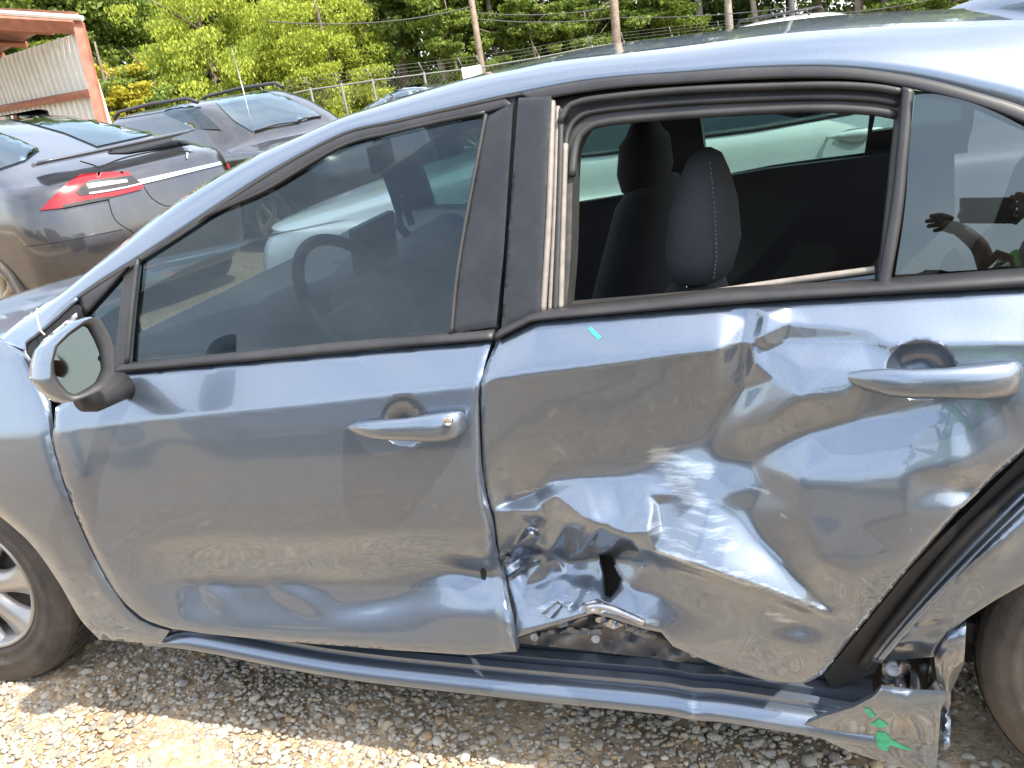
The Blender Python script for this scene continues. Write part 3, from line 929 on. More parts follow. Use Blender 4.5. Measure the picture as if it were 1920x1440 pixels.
# ---- front door glazing and trim
GLASS_F = curve([(253, 487), (310, 451), (400, 402), (500, 358), (640, 277), (740, 250), (840, 227), (908, 214)], 14) + [(858, 480), (842, 628), (640, 646), (400, 668), (238, 682)]
FRAME_F_OUT = [q for q in RAIL_LOW if 140 < q[0] < 966] + [(966, 182), (935, 612), (926, 622), (640, 645), (217, 687), (150, 690), (128, 640)]
panel('window_glass', GLASS_F, M['win_front'], fdoor, off=.012, step=26, bevel=0, thick=.004)
QG = [(158, 652), (160, 592), (232, 512), (222, 600), (214, 686), (170, 690)]
panel('quarter_glass', QG, M['win_front'], fdoor, off=.012, step=26, bevel=0, thick=.004)
panel('window_frame', FRAME_F_OUT, M['trim'], fdoor, off=.010, step=16, holes=[GLASS_F, QG], bevel=0, thick=.03)
band('frame_moulding', [q for q in RAIL_LOW[::3] if 140 < q[0] < 966], [(160, 590), (232, 511), (258, 484), (310, 449), (400, 400), (500, 356), (640, 275), (740, 248), (840, 225), (912, 212), (962, 198)], M['trim'], fdoor, .003, .004, nb=90)
panel('pillar_applique', [(907, 222), (962, 192), (944, 480), (930, 612), (845, 626), (862, 480)], M['applique'], fdoor, off=-.004, step=9, bevel=.003, bw=6, thick=.004)
band('belt_moulding', [(217, 685), (430, 664), (640, 643), (800, 630), (924, 620)], [(217, 699), (430, 681), (640, 662), (800, 648), (926, 638)], M['trim'], fdoor, -.006, .008)
strip('frame_seal', [(257, 484), (310, 448), (400, 399), (500, 355), (640, 274), (740, 247), (840, 224), (910, 211)], .004, M['rubber'], fdoor, off=.004)
strip('divider_bar', [(258, 486), (247, 580), (238, 682)], .0055, M['rubber'], fdoor, off=.0)
strip('glass_run', [(911, 214), (862, 480), (846, 626)], .0035, M['rubber'], fdoor, off=-.004)

# ---- rear door frame, open window, quarter glass
OPEN_R = curve([(1062, 580), (1070, 480), (1074, 333), (1081, 282), (1104, 246), (1145, 232), (1273, 223), (1410, 215), (1547, 212), (1640, 216), (1679, 223)], 12) + [(1652, 480), (1642, 534), (1400, 553), (1200, 569)]
TRIM_OUT = [q for q in RAIL_LOW if 972 < q[0] < 2050]
# outer satin trim strip
inner_t = curve([(1034, 184), (1110, 172), (1280, 157), (1413, 150), (1547, 149), (1647, 156), (1700, 166), (1747, 180), (1847, 205), (1920, 232), (2040, 285)], 14)
band('window_trim', [(974, 174), (1073, 155), (1173, 143), (1280, 136), (1413, 127), (1547, 125), (1647, 133), (1747, 150), (1847, 177), (1920, 200), (2040, 250)],
     [(1000, 190), (1080, 176), (1173, 164), (1280, 157), (1413, 149), (1547, 147), (1647, 154), (1747, 176), (1847, 204), (1920, 232), (2040, 285)], M['trim'], rdoor, -.006, .003, nb=110, k=5)
panel('pillar_applique', [(972, 184), (1034, 180), (1012, 588), (986, 598), (940, 618), (950, 480)], M['applique'], rdoor, off=-.012, step=9, bevel=.003, bw=6, thick=.012)
# inner frame with the rubber layers
panel('window_frame', [(1030, 182)] + [q for q in inner_t if q[0] < 1700] + [(1712, 172), (1665, 545), (1400, 565), (1020, 592)], M['rubber'], rdoor, off=.018, step=11, holes=[OPEN_R], bevel=.004, bw=10, thick=.05)
for k, (m_, r_, o_, pts) in enumerate([
    ('channel', .006, .0, [(1036, 190), (1029, 400), (1018, 586)]),
    ('channel', .0045, .006, [(1046, 200), (1040, 400), (1031, 586)]),
    ('rubber', .005, .004, [(1053, 205), (1048, 400), (1041, 586)]),
    ('channel', .0055, .010, [(1060, 270), (1056, 400), (1051, 583)])]):
    strip('run_channel', pts, r_, M[m_], rdoor, off=o_)
for k, (r_, o_, pts) in enumerate([
    (.006, .0, [(1050, 230), (1062, 205), (1090, 190), (1180, 178), (1300, 168), (1450, 162), (1560, 160), (1640, 164), (1690, 172)]),
    (.005, .012, [(1058, 300), (1064, 250), (1085, 220), (1130, 206), (1280, 192), (1450, 184), (1560, 182), (1640, 186), (1684, 194)]),
    (.007, .016, [(1072, 330), (1080, 270), (1100, 242), (1145, 228), (1280, 216), (1450, 206), (1560, 204), (1640, 209), (1680, 216)])]):
    strip('frame_seal', pts, r_, M['rubber'], rdoor, off=o_, n=10)
band('divider_post', [(1692, 162), (1680, 300), (1668, 400), (1644, 538)], [(1715, 168), (1702, 300), (1692, 400), (1669, 534)], M['trim'], rdoor, -.008, .006)
QGR = curve([(1716, 178), (1750, 176), (1813, 190), (1870, 212), (1920, 238), (2000, 284)], 12) + [(2020, 505), (1920, 513), (1668, 530), (1690, 400)]
qd = rays(1790., 400.); qd = qd / np.linalg.norm(qd)
quarter = plane_panel('quarter_glass', QGR, M['win_dark'], rdoor, np.array(P(1780, 300, .000)), -qd, .004, 40)
panel('quarter_trim', [(1712, 170), (1747, 176), (1847, 201), (1920, 228), (2040, 285), (2060, 520), (2000, 508), (2000, 290), (1920, 246), (1813, 198), (1750, 184), (1718, 184)], M['rubber'], rdoor, off=.002, step=14, bevel=.003, thick=.012)
band('belt_moulding', [(932, 621), (984, 596), (1008, 588), (1140, 574), (1280, 559), (1347, 550), (1500, 541), (1647, 533), (1920, 513), (2040, 505)],
     [(930, 638), (984, 611), (1010, 602), (1140, 590), (1280, 578), (1407, 568), (1520, 560), (1647, 553), (1920, 538), (2040, 530)], M['trim'], rdoor, -.020, .008, nb=110, thick=.03)
strip('loose_glass_run', [(1312, 552), (1420, 536), (1520, 522), (1640, 506)], .006, M['channel'], rdoor, off=.022)
panel('broken_glass_stub', [(1508, 532), (1512, 521), (1640, 504), (1640, 534)], M['win_dark'], rdoor, off=.03, step=20, bevel=0, thick=.004)

# ---- dark structure behind the skins
panel('inner_body', [(60, 760), (220, 700), (640, 668), (930, 645), (1280, 590), (1650, 565), (1960, 545), (1960, 860), (1640, 1250), (1500, 1290), (1300, 1245), (1000, 1200), (640, 1200), (290, 1170)],
      M['dark'], car, off=.115, step=40, bevel=0, thick=.02)
# ---- rear door jamb and seal along the raked edge
panel('door_jamb', [(1990, 780), (1925, 848), (1700, 1074), (1545, 1266), (1560, 1292), (1640, 1262), (1652, 1238), (1725, 1152), (1850, 1024), (1925, 955), (1990, 890)], M['rubber'], car, off=.055, step=16, bevel=0, thick=.05)
strip('door_seal', [(1985, 850), (1890, 930), (1790, 1030), (1690, 1150), (1620, 1245)], .011, M['rubber'], car, off=.045)
strip('jamb_ridge', [(1985, 868), (1900, 948), (1800, 1050), (1710, 1150), (1640, 1235)], .008, M['paint'], car, off=.036)
strip('jamb_ridge', [(1990, 885), (1920, 952), (1840, 1030), (1722, 1152), (1648, 1238)], .006, M['paint'], car, off=.012)


# ---- rear quarter panel, bent arch and torn sill end
def q_field(p):
    return (bump(p, 1740, 1180, 50, 16, .016, -.3) + bump(p, 1700, 1200, 40, 10, -.010, -.35) + bump(p, 1790, 1120, 60, 40, .012, -.7) + bump(p, 1690, 1225, 40, 14, .012)
            + bump(p, 1880, 1010, 70, 26, -.010, -.7) + .045 * smooth(1080, 1260, p[:, 1]) * 1.)


panel('rear_quarter', [(1990, 892), (1925, 958), (1850, 1028), (1723, 1154), (1645, 1240), (1682, 1238), (1757, 1231), (1778, 1188), (1812, 1160), (1865, 1126), (1925, 1092), (1990, 1066)], M['paint'], car, off=-.004, step=10, field=q_field, thick=.008)
flap = panel('arch_flap', [(1777, 1192), (1812, 1162), (1808, 1243), (1783, 1297), (1782, 1398), (1771, 1408), (1758, 1287), (1752, 1234)], M['paint'], car, off=.05, step=10, thick=.006, field=lambda p: .03 * np.sin(p[:, 1] * .03))
panel('sill_end_plate', [(1653, 1291), (1713, 1300), (1777, 1303), (1764, 1332), (1755, 1452), (1677, 1436), (1590, 1408), (1548, 1388), (1500, 1362), (1540, 1345), (1600, 1326), (1635, 1308)], M['paint'], car, off=-.026, step=12, thick=.01,
      field=lambda p: .02 * smooth(1300, 1440, p[:, 1]) + bump(p, 1690, 1330, 40, 20, -.006))
panel('inner_cavity', [(1600, 1235), (1770, 1222), (1790, 1310), (1650, 1302), (1560, 1300)], M['dark'], car, off=.13, step=20, bevel=0)
br = panel('sill_bracket', [(1655, 1243), (1690, 1240), (1708, 1248), (1704, 1298), (1672, 1292), (1652, 1275)], M['steel'], car, off=.07, step=8, thick=.01, field=lambda p: .01 * np.sin(p[:, 0] * .2) + .01 * np.sin(p[:, 1] * .15))
MB().lathe([(-.002, .014), (.006, .014), (.009, .010), (.006, .008), (.006, .0005)], P(1674, 1252, .062), (0, -1, .2), 24).build('bolt_washer', M['white_plastic'], br)
MB().lathe([(0, .010), (.008, .010), (.009, .0005)], P(1735, 1252, .09), (0, -1, .1), 12).build('bolt', M['undercoat'], car)
panel('bracket_blade', [(1708, 1262), (1722, 1270), (1730, 1300), (1706, 1300)], M['jamb'], car, off=.06, step=8)
panel('bracket_blade', [(1735, 1296), (1752, 1278), (1770, 1300), (1740, 1302)], M['jamb'], car, off=.055, step=8)

# ---- sill (rocker): stepped profile swept along the flank
SB = curve([(266, 1204), (300, 1212), (400, 1228), (640, 1274), (960, 1312), (1280, 1346), (1480, 1376), (1600, 1398), (1640, 1404)], 18)
SY = -.008
sb3 = on_y([p[0] for p in SB], [p[1] for p in SB], SY)


def sill_rows(prof):
    rows = []
    n = len(sb3)
    for i, p in enumerate(sb3):
        t = min(1., i / 5.); t = math.sin(t * math.pi / 2)
        dz = .006 * math.exp(-((p[0] - 1.90) / .03) ** 2)
        rows.append([(p[0], SY + (y - .045) * t - dz, p[2] + z * (t if z > 0 else 1)) for y, z in prof])
    return rows


sill = MB().loft(sill_rows([(.16, -.01), (.085, -.012), (.055, -.004), (.043, .004), (.040, .010), (.043, .022), (.052, .034), (.066, .042), (.074, .042)]), False, False, False).build('sill', M['paint_scuff_sun'], car)
a_ = sill.data.attributes.new('scuff_sun', 'FLOAT', 'POINT')
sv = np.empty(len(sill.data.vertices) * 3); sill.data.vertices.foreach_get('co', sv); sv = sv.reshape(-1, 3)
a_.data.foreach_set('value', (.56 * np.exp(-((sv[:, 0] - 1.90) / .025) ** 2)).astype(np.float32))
sstep = MB().loft(sill_rows([(.070, .030), (.075, .038), (.076, .054), (.090, .059), (.094, .050), (.100, .050), (.102, .066), (.120, .072), (.124, .064), (.130, .064)]), False, False, False).build('sill_step', M['paint'], car)
sharp(sstep, 30)
sf = MB().loft(sill_rows([(.130, .056), (.131, .082), (.150, .086), (.158, .094), (.160, .125), (.175, .13), (.30, .14)]), False, False, False).build('sill_flange', M['jamb'], car)
sharp(sf, 30)
for px, py in ((1303, 1263), (1085, 1240)):
    MB().lathe([(-.002, .007), (.003, .007), (.003, .004), (-.002, .0035), (-.002, .0003)], P(px, py, .12), (0, -1, .3), 16).build('rivet', M['steel'], sf)
# torn inner door shell under the ripped skin
shell = panel('inner_door_shell', [(968, 1198), (1010, 1182), (1062, 1164), (1112, 1148), (1203, 1174), (1262, 1210), (1340, 1244), (1440, 1276), (1400, 1268), (1250, 1238), (1120, 1222), (972, 1206)], M['undercoat'], rdoor, off=.075, step=7, bevel=0, thick=.01,
              field=lambda p: .012 * np.sin(p[:, 0] * .045 + p[:, 1] * .1) + .006 * np.sin(p[:, 0] * .11 + 2 * np.sin(p[:, 1] * .07)))
for px, py in ((1002, 1193), (1117, 1197), (1302, 1224)):
    MB().lathe([(-.003, .0085), (.004, .0085), (.006, .006), (.004, .005), (.004, .0003)], P(px, py, .06), (0, -1, .2), 18).build('bolt', M['white_plastic'], shell)
strip('torn_edge', [(968, 1197), (1005, 1184), (1062, 1167), (1112, 1152), (1150, 1161), (1203, 1179), (1240, 1188), (1262, 1212)], [.003] * 200, M['steel'], rdoor, off=.004, st=10) if False else None
strip('torn_flange', [(1100, 1140), (1125, 1136), (1160, 1146), (1208, 1168)], .007, M['steel'], rdoor, off=-.004)
panel('hole_backing', [(1110, 1030), (1165, 1032), (1180, 1090), (1160, 1135), (1120, 1135)], M['dark'], rdoor, off=.10, step=12, bevel=0)


# ---- wheels
def wheel(center, axis, R, parent, spokes=5, rim_r=.205, wdt=.205, rim_m='hubcap', name='wheel', blades=56):
    ax = Vector(axis).normalized(); c = Vector(center)
    root = empty(name, c); root.parent = parent
    root.matrix_parent_inverse = parent.matrix_world.inverted()
    bpy.context.view_layer.update()
    dR = R - rim_r
    tp = [(-.004, rim_r + .002), (.006, rim_r + .010), (.0105, rim_r + .022), (.0085, rim_r + .024), (.0125, rim_r + dR * .34), (.0150, rim_r + dR * .45), (.0125, rim_r + dR * .47), (.0140, rim_r + dR * .62), (.0110, rim_r + dR * .66), (.0085, R - .026), (.0055, R - .024), (.001, R - .012), (-.006, R - .008), (-.02, R - .002)]
    MB().lathe(tp, c, ax, 72).build('tyre_sidewall', M['tyre'], root)
    # tread: grooved band with shoulder sipes
    a = ax.cross(Vector((0, 0, 1))).normalized(); b = ax.cross(a)
    rings = []
    prof = [(-.018, -.001), (-.030, .002), (-.055, .003), (-.056, -.006), (-.064, -.006), (-.065, .003), (-.098, .003), (-.099, -.006), (-.107, -.006), (-.108, .003), (-.15, .003), (-.175, .0), (-wdt, -.02)]
    n = blades * 4
    for h, dr in prof:
        ring = []
        for k in range(n):
            th = 2 * math.pi * k / n
            g = -.009 if (k % 4 == 0 and abs(h) > .02 and dr > -.003) else 0.
            ring.append(c + ax * h + (a * math.cos(th) + b * math.sin(th)) * (R + dr + g))
        rings.append(ring)
    sharp(MB().loft(rings, True, False, False).build('tyre_tread', M['tread'], root), 25)
    # rim barrel and hub cover with spoke openings
    MB().lathe([(.0, rim_r + .004), (.006, rim_r), (.0, rim_r - .008), (-.05, rim_r - .02), (-.14, rim_r - .03)], c, ax, 64).build('rim', M[rim_m], root)
    MB().lathe([(-.075, .0005), (-.075, rim_r - .02)], c, ax, 40).build('brake_disc', M['undercoat'], root)
    for s_ in range(spokes):
        t0 = 2 * math.pi * s_ / spokes + .3
        v = []; rows = []
        for i in range(9):
            t = i / 8; r = .028 + (rim_r - .03) * t
            hw = (.030 + .020 * (2 * t - 1) ** 2 + .022 * t ** 3)
            hgt = -.012 + .004 * t - .02 * (1 - t) * t
            row = []
            for w_, dz in ((-1, -.022), (-.85, 0), (0, .007), (.85, 0), (1, -.022)):
                th = t0 + .22 * t
                d = a * math.cos(th) + b * math.sin(th); e = a * -math.sin(th) + b * math.cos(th)
                row.append(c + d * r + e * (w_ * hw) + ax * (hgt + dz))
            rows.append(row)
        MB().loft(rows, False, False, False).build('spoke', M[rim_m], root)
    MB().lathe([(-.015, .034), (-.004, .030), (.0, .02), (.0, .0005)], c, ax, 24).build('hub_cap', M[rim_m], root)
    return root


fw = wheel((-.085, .080, .322), (.12, -1, .03), .326, car, spokes=7, rim_r=.200, name='front_wheel')
rw = wheel((2.70, .085, .300), (-.06, -1, .05), .310, car, spokes=7, rim_r=.208, name='rear_wheel')
wheel((0, 1.70, .302), (0, 1, 0), .306, car, spokes=7, name='front_wheel')
wheel((2.70, 1.70, .302), (0, 1, 0), .306, car, spokes=7, name='rear_wheel')
# wheel housings
for cx in (-.03, 2.70):
    rows = []
    for k in range(17):
        th = math.pi * (k / 16) * 1.16 - .25
        rows.append([(cx + .39 * math.cos(th), y, .29 + .37 * math.sin(th)) for y in (.05, .35)])
    MB().loft(rows, False, False, False).build('wheel_housing', M['dark'], car)
    MB().box((cx, .36, .45), (.8, .02, .7)).build('housing_wall', M['dark'], car, False)
# underbody
MB().box((1.35, .89, .20), (2.0, 1.35, .08)).build('underbody', M['dark'], car, False)

# ---- door mirror
MN = np.array([.80, -.60, .185]); MN /= np.linalg.norm(MN)
mp0 = np.array(on_y(150., 680., -.13))
sil = densify([(94, 712), (95, 680), (103, 648), (128, 623), (158, 601), (173, 595), (188, 598), (204, 624), (213, 650), (214, 700), (203, 726), (160, 745), (134, 753), (114, 738)], 8)
gls = densify([(103, 700), (101, 676), (108, 650), (130, 629), (156, 611), (165, 613), (178, 636), (188, 660), (192, 693), (181, 718), (160, 732), (143, 740), (129, 736), (113, 718)], 8)
ng = len(sil)
G0 = resample(list(gls) + [gls[0]], ng + 1)[:-1]
sil_a = resample(list(sil) + [sil[0]], ng + 1)[:-1]
S0 = on_plane(sil_a[:, 0], sil_a[:, 1], mp0 + MN * .010, MN)
k = int(np.argmin(np.linalg.norm(G0 - sil_a[0], axis=1))); G0 = np.roll(G0, -k, axis=0)
G1 = on_plane(G0[:, 0], G0[:, 1], mp0, MN)
G2 = on_plane(G0[:, 0], G0[:, 1], mp0 - MN * .018, MN)
cen = S0.mean(0)
BK = np.array([-1., .02, -.06])
mir = MB()
mir.loft([[tuple(p) for p in G2], [tuple(p) for p in G1], [tuple(p * .55 + q * .45 + MN * .006) for p, q in zip(G1, S0)], [tuple(p) for p in S0]], True, False, False)
mirror = mir.build('mirror_bezel', M['trim'], car)
rings = [[tuple(p) for p in S0]]
for d, s_ in ((.006, 1.02), (.022, 1.025), (.048, .97), (.070, .84), (.082, .62), (.088, .3), (.089, .05)):
    rings.append([tuple(cen + (p - cen) * s_ + BK * d) for p in S0])
MB().loft(rings, True, False, True).build('mirror_cap', M['paint'], mirror)
plane_panel('mirror_glass', [tuple(q) for q in G0], M['mirror'], mirror, mp0 - MN * .012, MN, .004, 12)
st = []
for (px, py, y, r1, r2) in ((150, 752, -.10, .020, .030), (175, 752, -.07, .022, .03), (205, 736, -.02, .026, .034), (232, 722, .03, .03, .038)):
    c = on_y(float(px), float(py), y)
    st.append([(c[0] + r1 * math.cos(a), c[1], c[2] + .8 * r2 * math.sin(a)) for a in np.linspace(0, 2 * math.pi, 16, endpoint=False)])
MB().loft(st).build('mirror_stalk', M['trim'], mirror)
# torn mirror sail: open cavity with pale bracket
panel('sail_cavity', [(46, 660), (52, 640), (80, 618), (140, 572), (152, 578), (150, 600), (90, 640), (62, 680), (52, 676)], M['dark'], car, off=-.004, step=8, bevel=0)
strip('sail_rim', [(58, 678), (46, 664), (50, 642), (80, 618), (145, 560)], .005, M['paint'], car, off=-.006)
panel('sail_bracket', [(62, 664), (78, 640), (140, 588), (142, 602), (100, 634), (66, 672)], M['white_plastic'], car, off=-.016, step=7, thick=.006, field=lambda p: .006 * np.sin(p[:, 0] * .3) + .004 * np.sin(p[:, 1] * .4))
strip('loose_wire', [(70, 578), (68, 588), (76, 620), (84, 628)], .0022, M['white_plastic'], car, off=-.03)


# ---- far flank, glazing and shell pieces mirrored across the car
def far(outline, name, m, off=0., step=24, holes=(), thick=.012):
    o = panel(name, outline, m, car, off=off, step=step, holes=holes, bevel=0, thick=thick)
    n = len(o.data.vertices); a = np.empty(n * 3); o.data.vertices.foreach_get('co', a); a = a.reshape(-1, 3)
    a[:, 1] = 1.78 - a[:, 1]; o.data.vertices.foreach_set('co', a.ravel()); o.data.flip_normals(); o.data.update()
    return o


GF2 = GLASS_F[:-5] + [(858, 520), (838, 728), (640, 742), (400, 762), (238, 776)]
far(GF2, 'far_window_glass', M['win_far'], .012, 40, thick=.004)
far([q for q in RAIL_LOW if 140 < q[0] < 966] + [(966, 182), (935, 712), (926, 735), (640, 760), (217, 790), (128, 790)], 'far_window_frame', M['trim'], .002, 24, [GF2], .03)
OPEN_FAR = curve([(1074, 600), (1076, 333), (1090, 262), (1120, 236), (1273, 214), (1410, 205), (1547, 200), (1640, 204), (1679, 212)], 20) + [(1650, 560), (1640, 665), (1400, 680), (1074, 715)]
far(OPEN_FAR, 'far_window_glass', M['win_far'], .012, 40, thick=.004)
far([(974, 172)] + TRIM_OUT[1:] + [(2060, 262), (2060, 660), (1660, 680), (930, 760), (944, 480), (966, 190)], 'far_window_frame', M['trim'], .004, 24, [OPEN_FAR, QGR], .04)
far(QGR, 'far_quarter_glass', M['win_far'], .012, 40, thick=.004)
far([(98, 826), (200, 785), (640, 750), (1280, 672), (1920, 630), (1990, 630), (1920, 846), (1600, 1192), (1512, 1280), (880, 1226), (290, 1174)], 'far_doors', M['paint'], .0, 30)
far([(140, 770), (217, 740), (640, 712), (930, 690), (1280, 650), (1647, 630), (1990, 615), (1990, 880), (1600, 1192), (880, 1200), (300, 1150)], 'far_door_card', M['cloth_dark'], .05, 40, thick=.03)

# windscreen and bonnet
rows = []
for i in range(2, k0 + 2):
    a = up3[i]; rows.append([(a[0] - .10 * math.sin(math.pi * s) * (1 - .4 * i / k0), a[1] + (1.78 - 2 * a[1]) * s, a[2] + .012 * math.sin(math.pi * s)) for s in np.linspace(0, 1, 13)])
MB().loft(rows, False, False, False).build('windscreen', M['win_shield'], car)
rows = []
for x in np.linspace(.42, -.85, 14):
    t = (.42 - x) / 1.27; z0 = .93 - .10 * t - .10 * max(0, t - .8) * 5 * .6
    rows.append([(x - .10 * math.sin(math.pi * s), .12 + 1.54 * s, z0 + .055 * math.sin(math.pi * s) ** .7) for s in np.linspace(0, 1, 15)])
MB().loft(rows, False, False, False).build('bonnet', M['paint'], car)
MB().box((-.80, .89, .5), (.12, 1.5, .6)).build('front_bumper', M['paint'], car, False)
# rear wing, boot and rear screen (mostly out of the picture)
panel('rear_wing', [(2052, 262), (2180, 335), (2420, 450), (2640, 545), (2700, 620), (2700, 980), (2420, 1010), (2230, 1000), (2100, 1030), (1994, 1062), (1994, 540), (2052, 530)], M['paint'], car, step=40)
e3 = up3[-1]
rows = []
for t in np.linspace(0, 1, 8):
    rows.append([(e3[0] + .62 * t, e3[1] - .05 * t + (1.78 - 2 * e3[1] + .1 * t) * s, e3[2] - .01 - .30 * t ** 1.1 + .02 * math.sin(math.pi * s)) for s in np.linspace(0, 1, 9)])
MB().loft(rows, False, False, False).build('rear_screen', M['win_dark'], car)
MB().box((3.35, .89, .85), (.5, 1.5, .3)).build('boot', M['paint'], car, False)

# ---- cabin
cab = MB()
cab.box((1.5, .89, .33), (2.3, 1.5, .04)); cab.box((.52, .89, .62), (.04, 1.5, .6)); cab.box((2.72, .89, .62), (.10, 1.5, .62))
cab.build('cabin_shell', M['cabin'], car, False)
rows = []
for y in np.linspace(.10, 1.68, 24):
    hump = .045 * math.exp(-((y - .47) / .16) ** 2)
    rows.append([(.50, y, .60), (.45, y, .90), (.52, y, .93), (.78, y, .945 + hump * .7), (.92, y, .935 + hump), (.97, y, .90 + hump * .6), (.98, y, .80), (.93, y, .74), (.90, y, .55)])
MB().loft(rows, False).build('dashboard', M['dash'], car)
MB().box((.93, .89, .985), (.02, .24, .14), Matrix.Rotation(.12, 3, 'Y')).build('centre_screen', M['trim'], car, False)
sw = []
c = Vector((1.10, .47, .93)); ax = Vector((.86, 0, .5)).normalized(); a1 = Vector((0, 1, 0)); b1 = ax.cross(a1)
MB().tube([c + (a1 * math.cos(t) + b1 * math.sin(t)) * .185 for t in np.linspace(0, 2 * math.pi, 41)], .0145, 10, False).build('steering_wheel', M['dash'], car)
sp = MB()
for t in (0, math.pi, -math.pi / 2): sp.tube([c - ax * .02, c + (a1 * math.cos(t) + b1 * math.sin(t)) * .18], [.035, .016], 8)
sp.lathe([(-.03, .06), (.0, .07), (.015, .05), (.02, .001)], c - ax * .015, ax, 18)
sp.build('steering_spokes', M['dash'], car)
MB().box((1.06, .80, 1.235), (.025, .22, .065), Matrix.Rotation(.3, 3, 'Z')).build('rear_view_mirror', M['cabin'], car, False)
MB().tube([(1.06, .80, 1.24), (1.03, .84, 1.31)], .012).build('mirror_stem', M['cabin'], car)
# trinkets hanging from the mirror
MB().tube([(1.08, .80, 1.20), (1.085, .80, 1.11)], .002).tube([(1.085, .79, 1.12), (1.085, .77, 1.05), (1.085, .80, 1.02)], .012).tube([(1.085, .82, 1.12), (1.085, .84, 1.04)], .010).build('hanging_charm', M['cabin'], car)


def rsec(c, hx, hy, n=20, p=2.6, tilt=0.):
    out = []
    for k in range(n):
        t = 2 * math.pi * k / n; cc, ss = math.cos(t), math.sin(t)
        out.append((c[0] + hx * math.copysign(abs(cc) ** (2 / p), cc), c[1] + hy * math.copysign(abs(ss) ** (2 / p), ss), c[2]))
    return out


def seat(x, y, m, name, top=.96, hr=(1.0, 1.2), hdx=0., wide=1.):
    MB().loft([rsec((x - .25, y, z), .27 * s, .25 * s) for z, s in ((.34, .8), (.38, 1), (.50, 1), (.535, .93), (.545, .6))]).build(name + '_cushion', M['cloth_dark'], car)
    MB().loft([rsec((x + .30 * (z - .45), y, z), hx * wide, hy) for z, hx, hy in ((.42, .06, .22), (.5, .075, .25), (.65, .08, .26), (.8, .07, .25), (top - .06, .06, .21), (top - .015, .045, .17), (top, .02, .10))]).build(name + '_backrest', m, car)
    z0, z1 = hr; xx = x + .30 * (z0 - .45) + hdx
    hd = MB().loft([rsec((xx + .10 * (z - z0), y, z), hx * (1 + .3 * (wide - 1)), hy) for z, hx, hy in
                    ((z0, .030, .09), (z0 + .012, .055, .118), (z0 + .06, .066, .128), (z0 + .14, .058, .118), (z1 - .05, .043, .092), (z1 - .015, .030, .066), (z1, .012, .03))]).build(name + '_headrest', m, car)
    MB().tube([(xx - .01, y - .05, z0 + .02), (xx - .035, y - .05, top - .03)], .006).tube([(xx - .01, y + .05, z0 + .02), (xx - .035, y + .05, top - .03)], .006).build('headrest_post', M['chrome'], hd)
    return hd


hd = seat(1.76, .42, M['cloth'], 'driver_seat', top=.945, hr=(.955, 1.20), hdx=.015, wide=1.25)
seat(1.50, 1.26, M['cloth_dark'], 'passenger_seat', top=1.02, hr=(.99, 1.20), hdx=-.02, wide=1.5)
# pale stitching round the headrest edge
for k in range(26):
    z = .975 + k * .0082; hx = float(np.interp(z, [.967, 1.015, 1.095, 1.15, 1.185, 1.20], [.055, .066, .058, .043, .030, .012]))
    hy = float(np.interp(z, [.967, 1.015, 1.095, 1.15, 1.185, 1.20], [.118, .128, .118, .092, .066, .03]))
    xb = 1.76 + .30 * (.955 - .45) + .015 + .10 * (z - .955)
    MB().tube([(xb + hx * .62, .42 - hy * .935, z), (xb + hx * .62, .42 - hy * .935, z + .005)], .0012, 5).build('stitch', M['stitch'], hd)
# rear bench
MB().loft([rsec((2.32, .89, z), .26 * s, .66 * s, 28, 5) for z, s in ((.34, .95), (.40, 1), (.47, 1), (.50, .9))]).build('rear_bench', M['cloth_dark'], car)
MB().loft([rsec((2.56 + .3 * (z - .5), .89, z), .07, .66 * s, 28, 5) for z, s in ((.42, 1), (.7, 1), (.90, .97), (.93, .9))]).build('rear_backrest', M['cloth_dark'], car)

# ================================================================== BACKGROUND VEHICLES
M['grey_paint'] = paint_mat('dark_grey_paint', (.040, .040, .046), metal=.6)
M['black_paint'] = paint_mat('charcoal_paint', (.028, .026, .027), metal=.5)
M['white_paint'] = paint_mat('white_paint', (.72, .73, .73), metal=0., rough=.4, dusty=.05)
M['slate_paint'] = paint_mat('slate_paint', (.05, .056, .07), metal=.5)
M['win_bg'] = glass('background_window_glass', (.10, .13, .14), .10)
M['win_bg_clear'] = glass('background_screen_glass', (.40, .46, .46), .22)
M['lamp_red'] = mat('red_lamp_lens', (.20, .002, .006), .3, coat=.15)
M['lamp_clear'] = mat('clear_lamp_lens', (.34, .32, .32), .15, coat=1.)
M['alloy'] = mat('bronze_alloy', (.32, .28, .21), .35, .6)


def ring(xr, xf, hw, rr, rf, z, n=12):
    out = []
    rr = min(rr, hw * .95); rf = min(rf, hw * .95)

    def arc(cx, cy, r, a0, a1, sq=1.):
        for k in range(n + 1):
            t = a0 + (a1 - a0) * k / n
            out.append((cx + r * math.cos(t) * sq, cy + r * math.sin(t), z))
    arc(xf - rf, hw - rf, rf, math.pi / 2, 0)
    for s in np.linspace(.8, -.8, 7): out.append((xf + .04 * (1 - s * s), s * (hw - rf), z))
    arc(xf - rf, -hw + rf, rf, 0, -math.pi / 2)
    for s in np.linspace(.9, .1, 14): out.append((xr + rr + (xf - rf - xr - rr) * s, -hw, z))
    arc(xr + rr, -hw + rr, rr, -math.pi / 2, -math.pi)
    for s in np.linspace(-.8, .8, 7): out.append((xr - .04 * (1 - s * s), s * (hw - rr), z))
    arc(xr + rr, hw - rr, rr, math.pi, math.pi / 2)
    for s in np.linspace(.1, .9, 14): out.append((xr + rr + (xf - rf - xr - rr) * s, hw, z))
    return out


